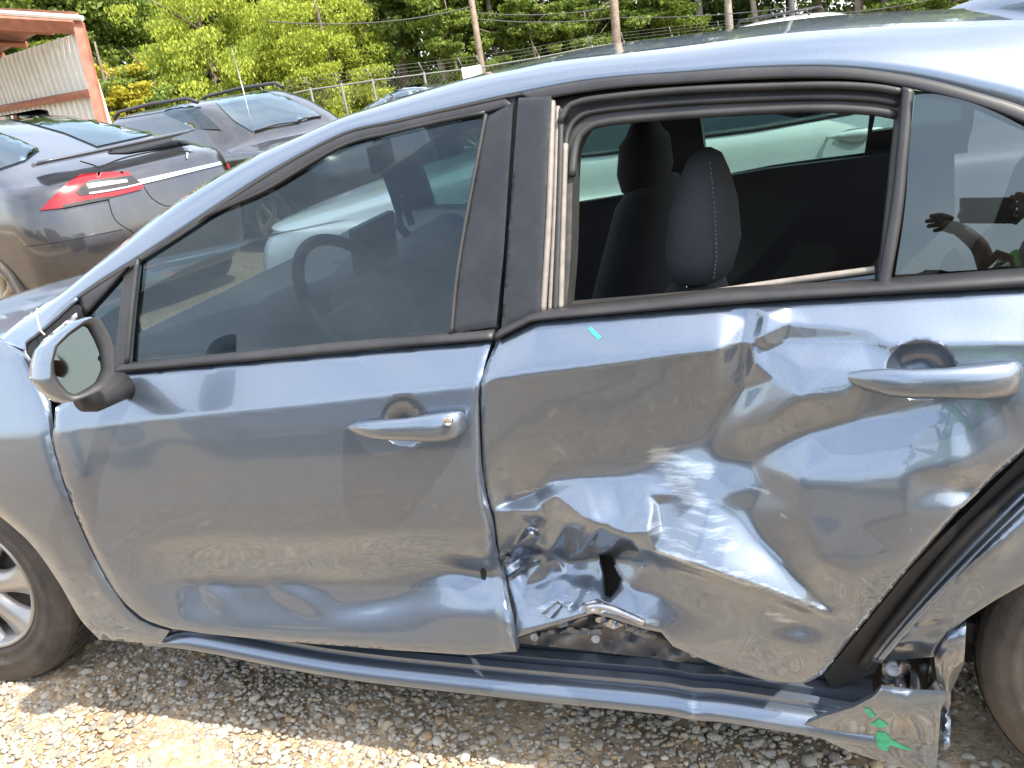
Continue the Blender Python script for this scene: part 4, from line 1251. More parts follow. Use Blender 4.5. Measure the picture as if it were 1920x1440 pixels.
def catmull_rows(rows, k=4):
    r = np.array(rows, float); out = []
    n = len(r)
    for i in range(n - 1):
        p0 = r[max(i - 1, 0)]; p1 = r[i]; p2 = r[i + 1]; p3 = r[min(i + 2, n - 1)]
        for j in range(k):
            t = j / k
            out.append(.5 * ((2 * p1) + (-p0 + p2) * t + (2 * p0 - 5 * p1 + 4 * p2 - p3) * t * t + (-p0 + 3 * p1 - 3 * p2 + p3) * t ** 3))
    out.append(r[-1])
    return out


def vehicle(name, label, rows, m, loc, heading, arches=(), R=.34, wheels=(), group=None, rim_m='alloy', rr=.35, rf=.4, spokes=10):
    """body lofted by height; loc = centre on ground, heading = forward direction angle"""
    root = empty(name, loc, label, 'car', group, heading)
    Mw = Matrix.Translation(Vector(tuple(map(float, loc)))) @ Matrix.Rotation(heading, 4, 'Z')
    rings = []
    for z, xr, xf, hw in catmull_rows(rows):
        rings.append([tuple(Mw @ Vector(p)) for p in ring(xr, xf, hw, rr, rf, z)])
    mb = MB().loft(rings, True, True, True)
    body = mb.build('body', m, root)
    bv = BVHTree.FromPolygons([Vector(p) for p in mb.v], mb.f)
    half = max(r[3] for r in rows)
    for wx, on in wheels:
        for s in (-1, 1):
            c = Mw @ Vector((wx, s * (half - .02), R)); axw = (Mw.to_3x3() @ Vector((0, s, 0)))
            # dark arch disc proud of the flank, tyre proud of that
            MB().lathe([(-.05, .0005), (.004, R + .055), (.0, R + .075), (-.06, R + .08)], c, axw, 36).build('wheel_arch', M['trim'], root)
            wheel(c + axw * .03, axw, R, root, spokes=spokes, rim_r=R * .70, rim_m=rim_m, blades=14)
    return root, bv, Mw


def drape(name, outline, bv, m, parent, off=.01, step=12, thick=.008):
    pts, tri, o, _ = tri_mesh(outline, step)
    d = rays(pts[:, 0], pts[:, 1]); d = d / np.linalg.norm(d, axis=1)[:, None]
    pos = np.zeros((len(pts), 3)); ok = np.zeros(len(pts), bool)
    cam_v = Vector(CAM)
    for i in range(len(pts)):
        h = bv.ray_cast(cam_v, Vector(d[i]))
        if h[0] is not None:
            nn_ = np.array(h[1]); nn_ = -nn_ if nn_ @ d[i] > 0 else nn_; pos[i] = np.array(h[0]) + nn_ * off - d[i] * .004; ok[i] = True
    tri = tri[ok[tri].all(1)]
    if len(tri) == 0: return None
    used = np.unique(tri); mp = -np.ones(len(pts), int); mp[used] = np.arange(len(used)); tri = mp[tri]; pos = pos[used]
    a = pos[tri]; nn = np.cross(a[:, 1] - a[:, 0], a[:, 2] - a[:, 0]); fl_ = (nn * (CAM - a.mean(1))).sum(1) < 0
    tri = tri.copy(); tri[fl_] = tri[fl_][:, ::-1]
    dm = d[used].mean(0)
    return solid(name, pos, tri, dm * thick, m, parent)


def drape_line(name, pts_px, bv, m, parent, r=.004, off=0., st=10):
    pp = curve(pts_px, st); out = []
    for p in pp:
        d = rays(p[0], p[1]); d = d / np.linalg.norm(d)
        h = bv.ray_cast(Vector(CAM), Vector(d))
        if h[0] is not None: out.append(h[0] - Vector(d) * off + (h[1] if h[1].dot(Vector(d)) < 0 else -h[1]) * .002)
    if len(out) < 2: return None
    return MB().tube(out, r, 6).build(name, m, parent)


# ---- grey crossover with raised tail spoiler
t1 = on_z(75., 385., .94); t2 = on_z(440., 295., .94)
ln = t2 - t1; ln[2] = 0; ln /= np.linalg.norm(ln)
hd_ = np.array([-ln[1], ln[0], 0.])
mid = (t1 + t2) / 2 + hd_ * (2.45 - .10); mid[2] = gz(mid[1]) + .0
tes, tbv, tM = vehicle('grey_crossover', 'dark grey crossover with red tail lamps and raised rear spoiler', [
    (.24, -2.30, 2.30, .90), (.42, -2.42, 2.42, .95), (.66, -2.47, 2.45, .97), (.88, -2.45, 2.40, .975), (1.04, -2.41, 2.25, .96), (1.15, -2.36, 1.7, .93), (1.21, -2.20, 1.3, .885),
    (1.33, -1.80, 1.0, .82), (1.47, -1.30, .75, .76), (1.61, -.75, .45, .69), (1.70, -.20, .2, .60), (1.73, .0, .1, .45)], M['grey_paint'], mid, math.atan2(hd_[1], hd_[0]),
    wheels=((-1.46, 1), (1.50, 1)), R=.37, rr=.42)
drape('rear_screen', [(8, 222), (90, 203), (165, 196), (225, 194), (300, 218), (366, 241), (300, 250), (182, 276), (120, 250), (60, 233)], tbv, M['win_dark'], tes)
drape('side_window', [(-60, 250), (0, 250), (34, 262), (74, 281), (46, 302), (0, 318), (-60, 330)], tbv, M['win_bg'], tes)
tl = drape('tail_lamp', [(75, 395), (92, 377), (125, 346), (152, 329), (200, 325), (240, 323), (250, 336), (268, 348), (264, 356), (205, 371), (115, 391)], tbv, M['lamp_red'], tes, .012, 7)
drape('lamp_bar', [(150, 352), (166, 341), (200, 336), (246, 330), (262, 344), (206, 357), (150, 368), (142, 362)], tbv, M['trim'], tl, .016, 5)
drape('lamp_bar', [(160, 347), (200, 341), (236, 337), (238, 343), (200, 349), (165, 355)], tbv, M['lamp_clear'], tl, .02, 5)
drape('lamp_bar', [(118, 386), (160, 377), (206, 369), (206, 374), (160, 383), (118, 391)], tbv, M['trim'], tl, .02, 5)
drape('lamp_bar', [(165, 362), (200, 357), (240, 350), (241, 353), (200, 361), (166, 366)], tbv, M['lamp_clear'], tl, .02, 5)
tr = drape('tail_lamp', [(420, 304), (424, 288), (438, 280), (446, 288), (447, 301), (440, 312), (424, 318)], tbv, M['lamp_red'], tes, .012, 5)
if tr: drape('lamp_bar', [(429, 288), (441, 285), (443, 296), (432, 302)], tbv, M['lamp_clear'], tr, .02, 4)
drape('chrome_bar', [(226, 345), (300, 329), (380, 311), (428, 300), (430, 306), (380, 318), (300, 338), (240, 352)], tbv, M['chrome'], tes, .014, 6)
drape('emblem', [(342, 285), (350, 281), (359, 284), (354, 286), (351, 299), (349, 299), (348, 286)], tbv, M['chrome'], tes, .012, 4)
for q in ([(150, 302), (185, 314), (190, 332), (203, 375), (216, 412), (250, 436)], [(185, 314), (240, 294), (330, 276), (400, 264)], [(270, 350), (285, 372), (310, 386), (330, 384)], [(50, 462), (130, 450), (230, 430)]):
    drape_line('panel_gap', q, tbv, M['dark'], tes, .0035)
# spoiler wing raised above the tail
def tl_(x, y, z): return tuple(tM @ Vector((x, y, z)))
rows = []
for q_ in np.linspace(-1, 1, 15):
    dx = .12 * q_ * q_
    rows.append([tl_(-2.10 + dx, q_ * .66, 1.325), tl_(-2.24 + dx * .6, q_ * .70, 1.345), tl_(-2.26 + dx * .6, q_ * .70, 1.330), tl_(-2.10 + dx, q_ * .66, 1.300)])
MB().loft(rows).build('tail_spoiler', M['slate_paint'], tes)
drape('spoiler_recess', [(196, 279), (260, 270), (330, 258), (398, 250), (402, 262), (330, 274), (240, 288), (205, 288)], tbv, M['dark'], tes, .006, 8)

# ---- charcoal estate behind it
hs = math.atan2(-.36, .93)
sw_ = at(570., 395., 9.4)
fwd = np.array([math.cos(hs), math.sin(hs), 0]); rgt = np.array([fwd[1], -fwd[0], 0])
mid = sw_ - rgt * .88 - fwd * 1.42 - CR * .32; mid[2] = gz(mid[1])
suv, sbv, sM = vehicle('charcoal_suv', 'charcoal estate with roof rails and long whip aerial', [
    (.30, -2.25, 2.25, .85), (.50, -2.33, 2.34, .90), (.75, -2.35, 2.36, .92), (.95, -2.34, 2.28, .915), (1.04, -2.32, 2.0, .90), (1.10, -2.30, 1.10, .86), (1.28, -2.25, .80, .80), (1.45, -2.18, .52, .74),
    (1.58, -2.0, .22, .66), (1.63, -1.7, -.1, .5)], M['black_paint'], mid, hs, wheels=((1.42, 1), (-1.45, 1)), R=.36, spokes=5, rr=.3)
drape('windscreen', [(403, 192), (493, 172), (540, 184), (590, 212), (600, 219), (550, 233), (472, 247), (440, 228)], sbv, M['win_bg_clear'], suv, .012, 10)
drape('side_window', [(305, 193), (333, 192), (363, 200), (390, 220), (415, 244), (370, 242), (308, 214)], sbv, M['win_bg'], suv, .012, 8)
drape('side_window', [(225, 199), (284, 193), (287, 212), (262, 206)], sbv, M['win_bg'], suv, .012, 8)
drape_line('door_gap', [(296, 190), (298, 215)], sbv, M['dark'], suv, .004)
drape_line('wiper', [(478, 246), (520, 234), (562, 228)], sbv, M['dark'], suv, .010, .02)
drape_line('wiper', [(558, 226), (585, 220), (602, 218)], sbv, M['dark'], suv, .010, .02)


def suvp(x, y, z): return tuple(sM @ Vector((x, y, z)))


for s in (-1, 1):
    rl_ = MB().tube([suvp(-1.9, s * .60, 1.60), suvp(-1.7, s * .62, 1.665), suvp(-.9, s * .62, 1.69), suvp(-.1, s * .60, 1.675), suvp(.06, s * .58, 1.62)], .022, 8).build('roof_rail', M['trim'], suv)
aer = at(478., 258., 9.0)
MB().tube([aer, at(455., 165., 9.05), at(433., 85., 9.15)], [.006, .005, .003], 6).build('whip_aerial', M['steel'], suv)

# ---- slate saloon further back
mid = at(745., 190., 15.); mid[2] = gz(mid[1])
sal, lbv, lM = vehicle('slate_saloon', 'slate saloon with chrome window line parked by the fence', [
    (.25, -2.2, 2.2, .82), (.45, -2.3, 2.3, .88), (.68, -2.32, 2.28, .90), (.84, -2.25, 2.0, .89), (.92, -1.9, 1.2, .85), (1.05, -1.6, .85, .78), (1.22, -1.2, .45, .70), (1.34, -.8, .1, .60), (1.40, -.4, -.1, .4)],
    M['slate_paint'], mid, math.atan2(-.22, -.97), wheels=((1.35, 1), (-1.35, 1)), R=.33)
drape('side_window', [(633, 218), (660, 192), (700, 175), (737, 171), (737, 184), (700, 205), (660, 225)], lbv, M['win_bg_clear'], sal, .012, 8)
drape('side_window', [(742, 171), (780, 168), (795, 168), (770, 178), (742, 184)], lbv, M['win_bg_clear'], sal, .012, 8)
drape_line('chrome_trim', [(630, 218), (658, 190), (700, 172), (740, 167), (800, 165)], lbv, M['chrome'], sal, .012, .015)

# ---- white saloon alongside, seen through the cabin
wc = np.array([1.55, 3.27, 0.]); wc[2] = gz(2.4)
wht, wbv, wM = vehicle('white_saloon', 'white saloon parked alongside, seen through the open window', [
    (.25, -2.2, 2.25, .84), (.45, -2.3, 2.33, .90), (.68, -2.32, 2.3, .92), (.80, -2.28, 2.2, .922), (.84, -2.26, 2.12, .900), (.99, -2.1, 1.15, .878), (1.06, -1.8, .95, .80), (1.13, -1.4, .6, .72), (1.19, -.9, .2, .62), (1.21, -.5, 0., .45)],
    M['white_paint'], wc, math.pi - .012, wheels=((1.38, 1), (-1.36, 1)), R=.33)
drape('side_window', [(1060, 292), (1160, 281), (1285, 257), (1420, 239), (1560, 214), (1540, 180), (1060, 220)], wbv, M['win_dark'], wht, .012, 14)
drape_line('window_trim', [(1060, 296), (1160, 285), (1285, 261), (1420, 243), (1565, 218), (1600, 212)], wbv, M['trim'], wht, .007, .004)
drape_line('door_gap', [(1690, 222), (1660, 265), (1634, 306), (1600, 372)], wbv, M['dark'], wht, .004)
drape('handle_cup', curve([(1568, 256), (1582, 246), (1600, 241), (1622, 240), (1634, 248), (1620, 262), (1596, 267)], 6, True), wbv, mat('cup_shade_grey', (.30, .31, .31), .4), wht, .003, 5)  # flat patch, the cup's shade is put into its grey colour
rows = []
for px, py, hh, o_ in ((1551, 257, 1, .1), (1560, 255, 4, .5), (1580, 252, 7, .9), (1605, 248, 8, 1), (1630, 245, 8, 1), (1648, 243, 7, .7), (1656, 242, 3, .2)):
    d_ = rays(float(px), float(py)); d_ = d_ / np.linalg.norm(d_); h_ = wbv.ray_cast(Vector(CAM), Vector(d_))[0]
    if h_ is None: continue
    rows.append([(h_.x, h_.y - .05 * o_ - .012 * math.cos(t), h_.z + hh * .0021 * math.sin(t)) for t in np.linspace(0, 2 * math.pi, 12, endpoint=False)])
MB().loft(rows).build('door_handle', M['white_paint'], wht)

# ---- white car with roof rack, roof only above the sedan
mid = at(1528., 60., 15.5); mid[2] = gz(mid[1])
wv, vbv, vM = vehicle('white_hatchback', 'white car with black roof rack peeking over the sedan roof', [
    (.25, -2.0, 2.0, .8), (.45, -2.1, 2.1, .84), (.7, -2.1, 2.08, .86), (.9, -2.05, 1.9, .85), (1.02, -1.95, 1.2, .80), (1.2, -1.8, .85, .74), (1.36, -1.6, .5, .66), (1.46, -1.3, .2, .58), (1.50, -.9, -.2, .4)],
    M['white_paint'], mid, math.atan2(-.25, .97), wheels=((1.3, 1), (-1.3, 1)), R=.32)
for s in (-1, 1):
    MB().tube([tuple(vM @ Vector((x, s * .42, z))) for x, z in ((-1.2, 1.49), (-1.15, 1.57), (.0, 1.57), (.05, 1.48))], .018, 6).build('rack_bar', M['trim'], wv)
for x in (-1.0, -.55, -.1):
    MB().tube([tuple(vM @ Vector((x, -.5, 1.575))), tuple(vM @ Vector((x, .5, 1.575)))], .016, 6).build('rack_bar', M['trim'], wv)

# ---- unseen van and estate added behind the camera to grey the door reflections
van, _, _ = vehicle('added_van', 'tall silver van added opposite, unseen, to grey the door reflections', [
    (.30, -2.5, 2.5, .9), (.5, -2.6, 2.6, .96), (.9, -2.6, 2.58, .98), (1.15, -2.58, 2.4, .97), (1.25, -2.57, 1.9, .96), (1.6, -2.52, 1.5, .92), (1.95, -2.45, 1.1, .85), (2.1, -2.3, .8, .75), (2.14, -2., .5, .6)],
    mat('added_van_paint', (.30, .33, .37), .4, .2, coat=.5, var=.1), (-1.2, -5.2, 0), 0.08, wheels=((1.6, 1), (-1.6, 1)), R=.34)
van2, _, _ = vehicle('added_estate', 'dark grey estate added opposite, unseen, for the paint reflections', [  # second added car, out of view, only for the paint reflections
    (.30, -2.25, 2.25, .85), (.50, -2.33, 2.34, .90), (.75, -2.35, 2.36, .92), (.95, -2.34, 2.28, .915), (1.04, -2.32, 2.0, .90), (1.10, -2.30, 1.10, .86), (1.28, -2.25, .80, .80), (1.45, -2.18, .52, .74),
    (1.62, -2.0, .22, .66), (1.70, -1.7, -.1, .5)], M['slate_paint'], (4.4, -5.0, 0), .05, wheels=((1.42, 1), (-1.45, 1)), R=.36)

# ================================================================== CARPORT
M['rust'] = mat('red_oxide_steel', (.30, .115, .07), .6, var=.3, vscale=5)
M['rust_dark'] = mat('red_oxide_roof', (.20, .085, .055), .7, var=.3, vscale=4)
M['sheet'] = mat('white_sheet_steel', (.62, .60, .53), .5, var=.12, vscale=3)
cp_base = at(178., 175., 15.); cp_base[2] = gz(cp_base[1])
cp = empty('carport', cp_base, 'open steel carport with red oxide frame and white ribbed wall', 'building')
A0 = at(147., 42., 15.); A1 = at(181., 185., 14.9)
pw = Vector(A0) - Vector(A1)
foot = Vector(A1) - pw.normalized() * (A1[2] - gz(A1[1])) / pw.normalized().z
MB().tube([foot, A0], .10, 4).build('post', M['rust'], cp, False)
B0 = at(-260., 22., 15.6)
MB().tube([Vector(B0), Vector(A0) + Vector((0, 0, -.02))], .17, 4).build('eave_beam', M['rust'], cp, False)
MB().tube([Vector(at(-260., 6., 15.5)), Vector(at(155., 34., 14.85))], .045, 6).build('roof_edge', M['sheet'], cp, False)
# end wall runs back from the post
W0 = np.array(A0) + CR * (-.05); back = CF * 5.2 - CR * 4.3; back[2] = 0
wl_top = [W0 - np.array([0, 0, .16]), W0 + back - np.array([0, 0, .02])]
nrib = 22
for k in range(nrib):
    t0, t1_ = k / nrib, (k + 1) / nrib
    a = wl_top[0] + (wl_top[1] - wl_top[0]) * t0; b = wl_top[0] + (wl_top[1] - wl_top[0]) * t1_
    mb = MB(); dn = np.array([0, 0, 1.])
    dd = (b - a); nrm = np.cross(dd, dn); nrm /= np.linalg.norm(nrm)
    if nrm @ (CAM - a) < 0: nrm = -nrm
    za, zb_ = gz(a[1]) - .1, gz(b[1]) - .1
    prof = [(0, 0), (.70, 0), (.76, .05), (.92, .05), (.98, 0)]
    top = [a + dd * u_ + nrm * h for u_, h in prof]
    bot = [np.array([p[0], p[1], za]) for p in top]
    mb.loft([[tuple(p) for p in top] + [tuple(p - nrm * .08) for p in top[::-1]], [tuple(p) for p in bot] + [tuple(p - nrm * .08) for p in bot[::-1]]], True)
    mb.build('wall_panel', M['sheet'], cp, False)
for dz in (.95, 1.75):
    MB().tube([wl_top[0] + nrm * .12 - np.array([0, 0, dz]), wl_top[1] + nrm * .12 - np.array([0, 0, dz * 1.0])], .07, 4).build('girt', M['rust'], cp, False)
rf0, rf1 = np.array(A0) + np.array([0, 0, .12]), np.array(B0) + np.array([0, 0, .12])
bk2 = back * 1.0 + np.array([0, 0, -.10])
MB().loft([[tuple(rf0), tuple(rf0 + bk2), tuple(rf0 + bk2 + [0, 0, .05]), tuple(rf0 + np.array([0, 0, .05]))], [tuple(rf1), tuple(rf1 + bk2), tuple(rf1 + bk2 + [0, 0, .05]), tuple(rf1 + np.array([0, 0, .05]))]]).build('roof_sheet', M['rust_dark'], cp, False)
for t in (.2, .45, .7, .95):
    p = rf0 + bk2 * t - np.array([0, 0, .08]); q = rf1 + bk2 * t - np.array([0, 0, .08])
    MB().tube([p, q], .06, 4).build('purlin', M['rust'], cp, False)

# ================================================================== FENCE, POLES, WIRES
M['galv'] = mat('galvanised_steel', (.13, .135, .13), .7, .2, var=.15)
M['wood_pole'] = mat('weathered_pole', (.26, .20, .15), .9, var=.3, vscale=6, bump=.3, bscale=30)
M['cable'] = mat('cable', (.05, .05, .05), .6)
fpx = [(500, 184, 24), (530, 179, 24), (582, 168, 24.3), (640, 160, 24.6), (698, 151, 25), (795, 139, 25.6), (868, 130, 26), (902, 126, 26.3), (1010, 108, 28), (1110, 88, 29), (1170, 80, 30), (1260, 69, 31), (1350, 58, 32), (1460, 46, 33), (1600, 36, 34), (1800, 14, 35)]
ftop = [at(float(a), float(b), d) for a, b, d in fpx]
fg = [gz(p[1]) for p in ftop]
fence = empty('chain_link_fence', (ftop[4][0], ftop[4][1], fg[4]), 'galvanised chain link fence with barbed wire below the trees', 'fence')
for p, g in zip(ftop, fg):
    MB().tube([(p[0], p[1], g), (p[0], p[1], p[2] + .06)], .035, 8).build('post', M['galv'], fence)
    MB().tube([(p[0], p[1], p[2] + .04), (p[0] - .05, p[1] - .12, p[2] + .34)], .02, 6).build('barb_arm', M['galv'], fence)
MB().tube(ftop, .024, 6).build('top_rail', M['galv'], fence)
for h in (.12, .22, .32):
    MB().tube([p + np.array([-.04 * h / .3, -.10 * h / .3, h]) for p in ftop], .0035, 4).build('barbed_wire', M['galv'], fence)
mb = MB()
for i in range(len(ftop) - 1):
    a, b = ftop[i], ftop[i + 1]; n_ = max(2, int(np.linalg.norm(b - a) / .12)); hgt = a[2] - fg[i]; kk = max(1, int(round(hgt / .12)))
    for j in range(n_):
        for sg in (-1, 1):
            j2 = j + sg * kk
            t0 = j / n_; p0 = a + (b - a) * t0
            t1_ = min(max(j2 / n_, 0), 1); h1 = (abs(t1_ - t0) * n_ / kk)
            p1 = a + (b - a) * t1_ - np.array([0, 0, hgt * h1])
            mb.tube([p0, p1], .0035, 3, False)
            p0 = a + (b - a) * t0 - np.array([0, 0, hgt]); p1 = a + (b - a) * t1_ - np.array([0, 0, hgt * (1 - h1)])
            mb.tube([p0, p1], .0035, 3, False)
tag(mb.build('wire_mesh', M['galv'], fence), kind='stuff')
sg_ = at(884., 133., 25.8)
sgn = empty('site_board', (sg_[0], sg_[1], gz(sg_[1])), 'small pale board on the fence beside the thin utility pole', 'board')
MB().box((sg_[0], sg_[1], sg_[2] - .05), (.55, .03, .36), Matrix.Rotation(.4, 3, 'Z')).build('panel', M['sheet'], sgn, False)
MB().tube([(sg_[0], sg_[1] + .05, gz(sg_[1])), (sg_[0], sg_[1] + .05, sg_[2] + .1)], .03).build('stake', M['galv'], sgn)
poles = []
for i, (bx, by, tx, dpt, r, lab, mm) in enumerate([(905, 132, 884, 28, .10, 'thin leaning utility pole beside the pale fence board', 'wood_pole'), (1157, 84, 1151, 31, .155, 'thick brown utility pole behind the fence at the roof centre', 'wood_pole'),
                                             (1486, 60, 1484, 30, .10, 'grey utility pole above the white car with the roof rack', 'galv')]):
    b_ = at(float(bx), float(by), dpt); t_ = at(float(tx), 0., dpt)
    d_ = (t_ - b_); d_ /= np.linalg.norm(d_); g = gz(b_[1])
    base = b_ - d_ * (b_[2] - g) / d_[2]; top = base + d_ * 9.5 / d_[2]
    o = empty('utility_pole', base, lab, 'pole', 'utility poles along the fence')
    MB().tube([base, (base + top) / 2, top], [r, r * .92, r * .8], 12).build('shaft', M[mm], o)
    MB().box(tuple(top - d_ * .5), (1.6, .1, .1), Matrix.Rotation(.4, 3, 'Z')).build('crossarm', M['wood_pole'], o, False)
    poles.append((base, top, d_))


def wire(a, b, sag, lab):
    pts = [tuple(np.array(a) * (1 - t) + np.array(b) * t - np.array([0, 0, sag * 4 * t * (1 - t)])) for t in np.linspace(0, 1, 24)]
    tag(MB().tube(pts, .016, 5).build('power_line', M['cable']), lab, 'cable', 'power lines between the poles')


W1, W2, W3 = at(897., 36., 28.), at(1153., 33., 31.), at(1485., 14., 30.)
wire(W1, W2, .12, 'lowest cable from the thin pole to the thick brown pole'); wire(W2, W3, .1, 'lowest cable from the thick brown pole to the grey pole')
wire(at(895., 24., 28.), at(1152., 12., 31.), .15, 'middle cable from the thin pole to the thick brown pole')
wire(at(893., 10., 28.), at(500., 40., 24.), .25, 'cable running left from the thin leaning pole')
wire(at(1485., 26., 30.), at(1760., -4., 29.), .15, 'cable rising right from the grey pole')

# ================================================================== TREES
def leaf_mat(name, c1, c2, trans=.35):
    m, n, b = new_mat(name); n.nodes.remove(b)
    o = n.nodes['Material Output']
    a = N(n, 'ShaderNodeAttribute', attribute_name='tint')
    mx = N(n, 'ShaderNodeMix', data_type='RGBA'); mx.inputs[6].default_value = (*c1, 1); mx.inputs[7].default_value = (*c2, 1)
    L(n, a.outputs['Fac'], mx.inputs[0])
    d = N(n, 'ShaderNodeBsdfPrincipled'); d.inputs['Roughness'].default_value = .55; d.inputs['Specular IOR Level'].default_value = .3
    L(n, mx.outputs[2], d.inputs['Base Color'])
    t = N(n, 'ShaderNodeBsdfTranslucent'); hs_ = N(n, 'ShaderNodeVectorMath', operation='MULTIPLY'); hs_.inputs[1].default_value = (1.25, 1.15, .5)
    L(n, mx.outputs[2], hs_.inputs[0]); L(n, hs_.outputs[0], t.inputs[0])
    ms = N(n, 'ShaderNodeMixShader'); ms.inputs[0].default_value = trans
    L(n, d.outputs[0], ms.inputs[1]); L(n, t.outputs[0], ms.inputs[2]); L(n, ms.outputs[0], o.inputs[0])
    return m


M['leaf_yellow'] = leaf_mat('leaf_yellow', (.20, .26, .03), (.36, .42, .06))
M['leaf_gold'] = leaf_mat('leaf_gold', (.26, .26, .02), (.40, .36, .04))
M['leaf_mid'] = leaf_mat('leaf_mid', (.075, .125, .022), (.20, .27, .05))
M['leaf_dark'] = leaf_mat('leaf_dark', (.025, .05, .014), (.08, .13, .03))
M['bark'] = mat('bark', (.16, .125, .095), .95, var=.35, vscale=8, bump=.5, bscale=20)
M['bark_pale'] = mat('bark_pale', (.33, .29, .24), .95, var=.3, vscale=8, bump=.4, bscale=20)


def leaf_mesh(name, cen, n, size, asp=1.7, droop=0., spread=.35, seed=0):
    """leaf quads gathered round clump centres; returns mesh data"""
    g = np.random.default_rng(seed)
    k = len(cen); idx = g.integers(0, k, n)
    off = g.normal(size=(n, 3)); off /= np.linalg.norm(off, axis=1)[:, None]; off *= (g.random(n) ** .5)[:, None] * spread
    off[:, 2] *= .75
    if droop: off[:, 2] = -np.abs(off[:, 2]) * (1 + droop * g.random(n))
    p = cen[idx] + off
    d = g.normal(size=(n, 3)) + np.array([0, 0, -droop * 1.6]); d /= np.linalg.norm(d, axis=1)[:, None]
    e = np.cross(d, g.normal(size=(n, 3)) + np.array([.3, -.6, .8])); e /= np.linalg.norm(e, axis=1)[:, None] + 1e-9
    s = size * g.uniform(.6, 1.3, n)[:, None]
    v = np.stack([p - d * s * asp * .5, p + e * s * .5, p + d * s * asp * .5, p - e * s * .5], 1).reshape(-1, 3)
    me = bpy.data.meshes.new(name)
    me.vertices.add(n * 4); me.vertices.foreach_set('co', v.ravel().astype(np.float32))
    me.loops.add(n * 4); me.loops.foreach_set('vertex_index', np.arange(n * 4, dtype=np.int32))
    me.polygons.add(n); me.polygons.foreach_set('loop_start', np.arange(0, n * 4, 4, dtype=np.int32))
    me.update(calc_edges=True)
    ct = g.random(k)
    a = me.attributes.new('tint', 'FLOAT', 'POINT')
    a.data.foreach_set('value', np.repeat(np.clip(ct[idx] * .6 + g.random(n) * .5, 0, 1), 4).astype(np.float32))
    return me


def clumps(n, c, r, seed=0, hollow=.55, zmin=None, lob=.35):
    g = np.random.default_rng(seed); out = []
    lobes = [(g.normal(size=3) * lob, g.uniform(.45, .8) + (.35 - lob)) for _ in range(7)]
    while len(out) < n:
        q = g.normal(size=3); q /= np.linalg.norm(q); q *= g.uniform(hollow, 1.0)
        lo, s = lobes[g.integers(0, 7)]
        w_ = lo + q * s
        p = np.array(c) + w_ * np.array(r)
        if zmin is not None and p[2] < zmin: continue
        out.append(p)
    return np.array(out)


def trunk_mesh(h, r, lean=0., limbs=5, crown_r=1.5, seed=0, z0=.4):
    g = np.random.default_rng(seed); mb = MB()
    path = [(lean * h * t + .12 * math.sin(3 * t + seed), .1 * math.sin(2.3 * t + seed * 2), h * t) for t in np.linspace(0, 1, 7)]
    mb.tube(path, [r * (1.25 if i == 0 else 1 - .11 * i) for i in range(7)], 9)
    for i in range(limbs):
        t = g.uniform(z0, .95); b = np.array([lean * h * t, 0, h * t]); a = g.uniform(0, 6.28)
        d = np.array([math.cos(a), math.sin(a), g.uniform(.3, 1.)]) * crown_r * g.uniform(.5, .9)
        mb.tube([b, b + d * .5 + np.array([0, 0, .05]), b + d], [r * .4, r * .25, r * .08], 6)
    return mb


TREES = {}


def tree(kind, px, py, depth, label, rz=0., sc=1., group='trees behind the fence'):
    """kind: (mesh builder) shared data; base on the ground below the pixel"""
    b = at(float(px), float(py), depth); b[2] = gz(b[1]) - .05
    o = empty('tree', b, label, 'tree', group, rz); o.scale = (sc, sc, sc)
    for nm, me in TREES[kind]:
        c = bpy.data.objects.new(nm, me); COL.objects.link(c); c.parent = o
    return o


def def_tree(kind, h, r, crown, nleaf, size, leaf, droop=0., spread=.4, bark='bark', seed=0, ncl=60, lean=0., asp=1.7, zmin=.3, hollow=.45, lob=.35):
    mb = trunk_mesh(h, r, lean, 6, crown[1][0] * .8, seed)
    t = mb.build('trunk_tmp', M[bark]); tm = t.data; tm.name = kind + '_trunk'; bpy.data.objects.remove(t)
    me = leaf_mesh(kind + '_crown', clumps(ncl, *crown, seed=seed, zmin=zmin, hollow=hollow, lob=lob), nleaf, size, asp, droop, spread, seed)
    me.materials.append(M[leaf])
    TREES[kind] = [('trunk', tm), ('crown', me)]


def_tree('willow', 6.5, .16, ((0, 0, 3.4), (2.7, 2.4, 3.3)), 52000, .052, 'leaf_yellow', 1.4, .55, seed=3, ncl=210, asp=2.6, lob=.16, hollow=.62)
def_tree('willow_b', 5.2, .14, ((0, 0, 2.7), (2.3, 2.0, 2.7)), 44000, .052, 'leaf_yellow', 1.1, .5, seed=9, ncl=190, asp=2.4, lob=.12, hollow=.62)
def_tree('gold', 3.6, .07, ((0, 0, 2.2), (1.1, 1.1, 1.9)), 14000, .065, 'leaf_gold', .3, .32, seed=5, ncl=60)
def_tree('bush', 3.2, .09, ((0, 0, 1.9), (2.3, 1.9, 1.8)), 30000, .075, 'leaf_mid', .2, .4, seed=6, ncl=110)
def_tree('forest', 13, .20, ((0, 0, 7.5), (3.2, 3.2, 6.0)), 34000, .12, 'leaf_mid', .2, .7, seed=11, ncl=150, zmin=1.2, hollow=.3)
def_tree('forest_b', 12, .15, ((0, 0, 6.2), (2.6, 2.6, 5.6)), 32000, .105, 'leaf_mid', .4, .6, seed=12, ncl=150, bark='bark_pale', zmin=.6, hollow=.3, lean=.04)
def_tree('dark', 13, .17, ((0, 0, 7.2), (3.4, 3.2, 6.4)), 18000, .17, 'leaf_dark', .2, .8, seed=13, ncl=140, zmin=.8, hollow=.2)
def_tree('sapling', 4.2, .05, ((0, 0, 2.9), (.8, .8, 1.4)), 7000, .075, 'leaf_mid', .3, .28, seed=15, ncl=40)
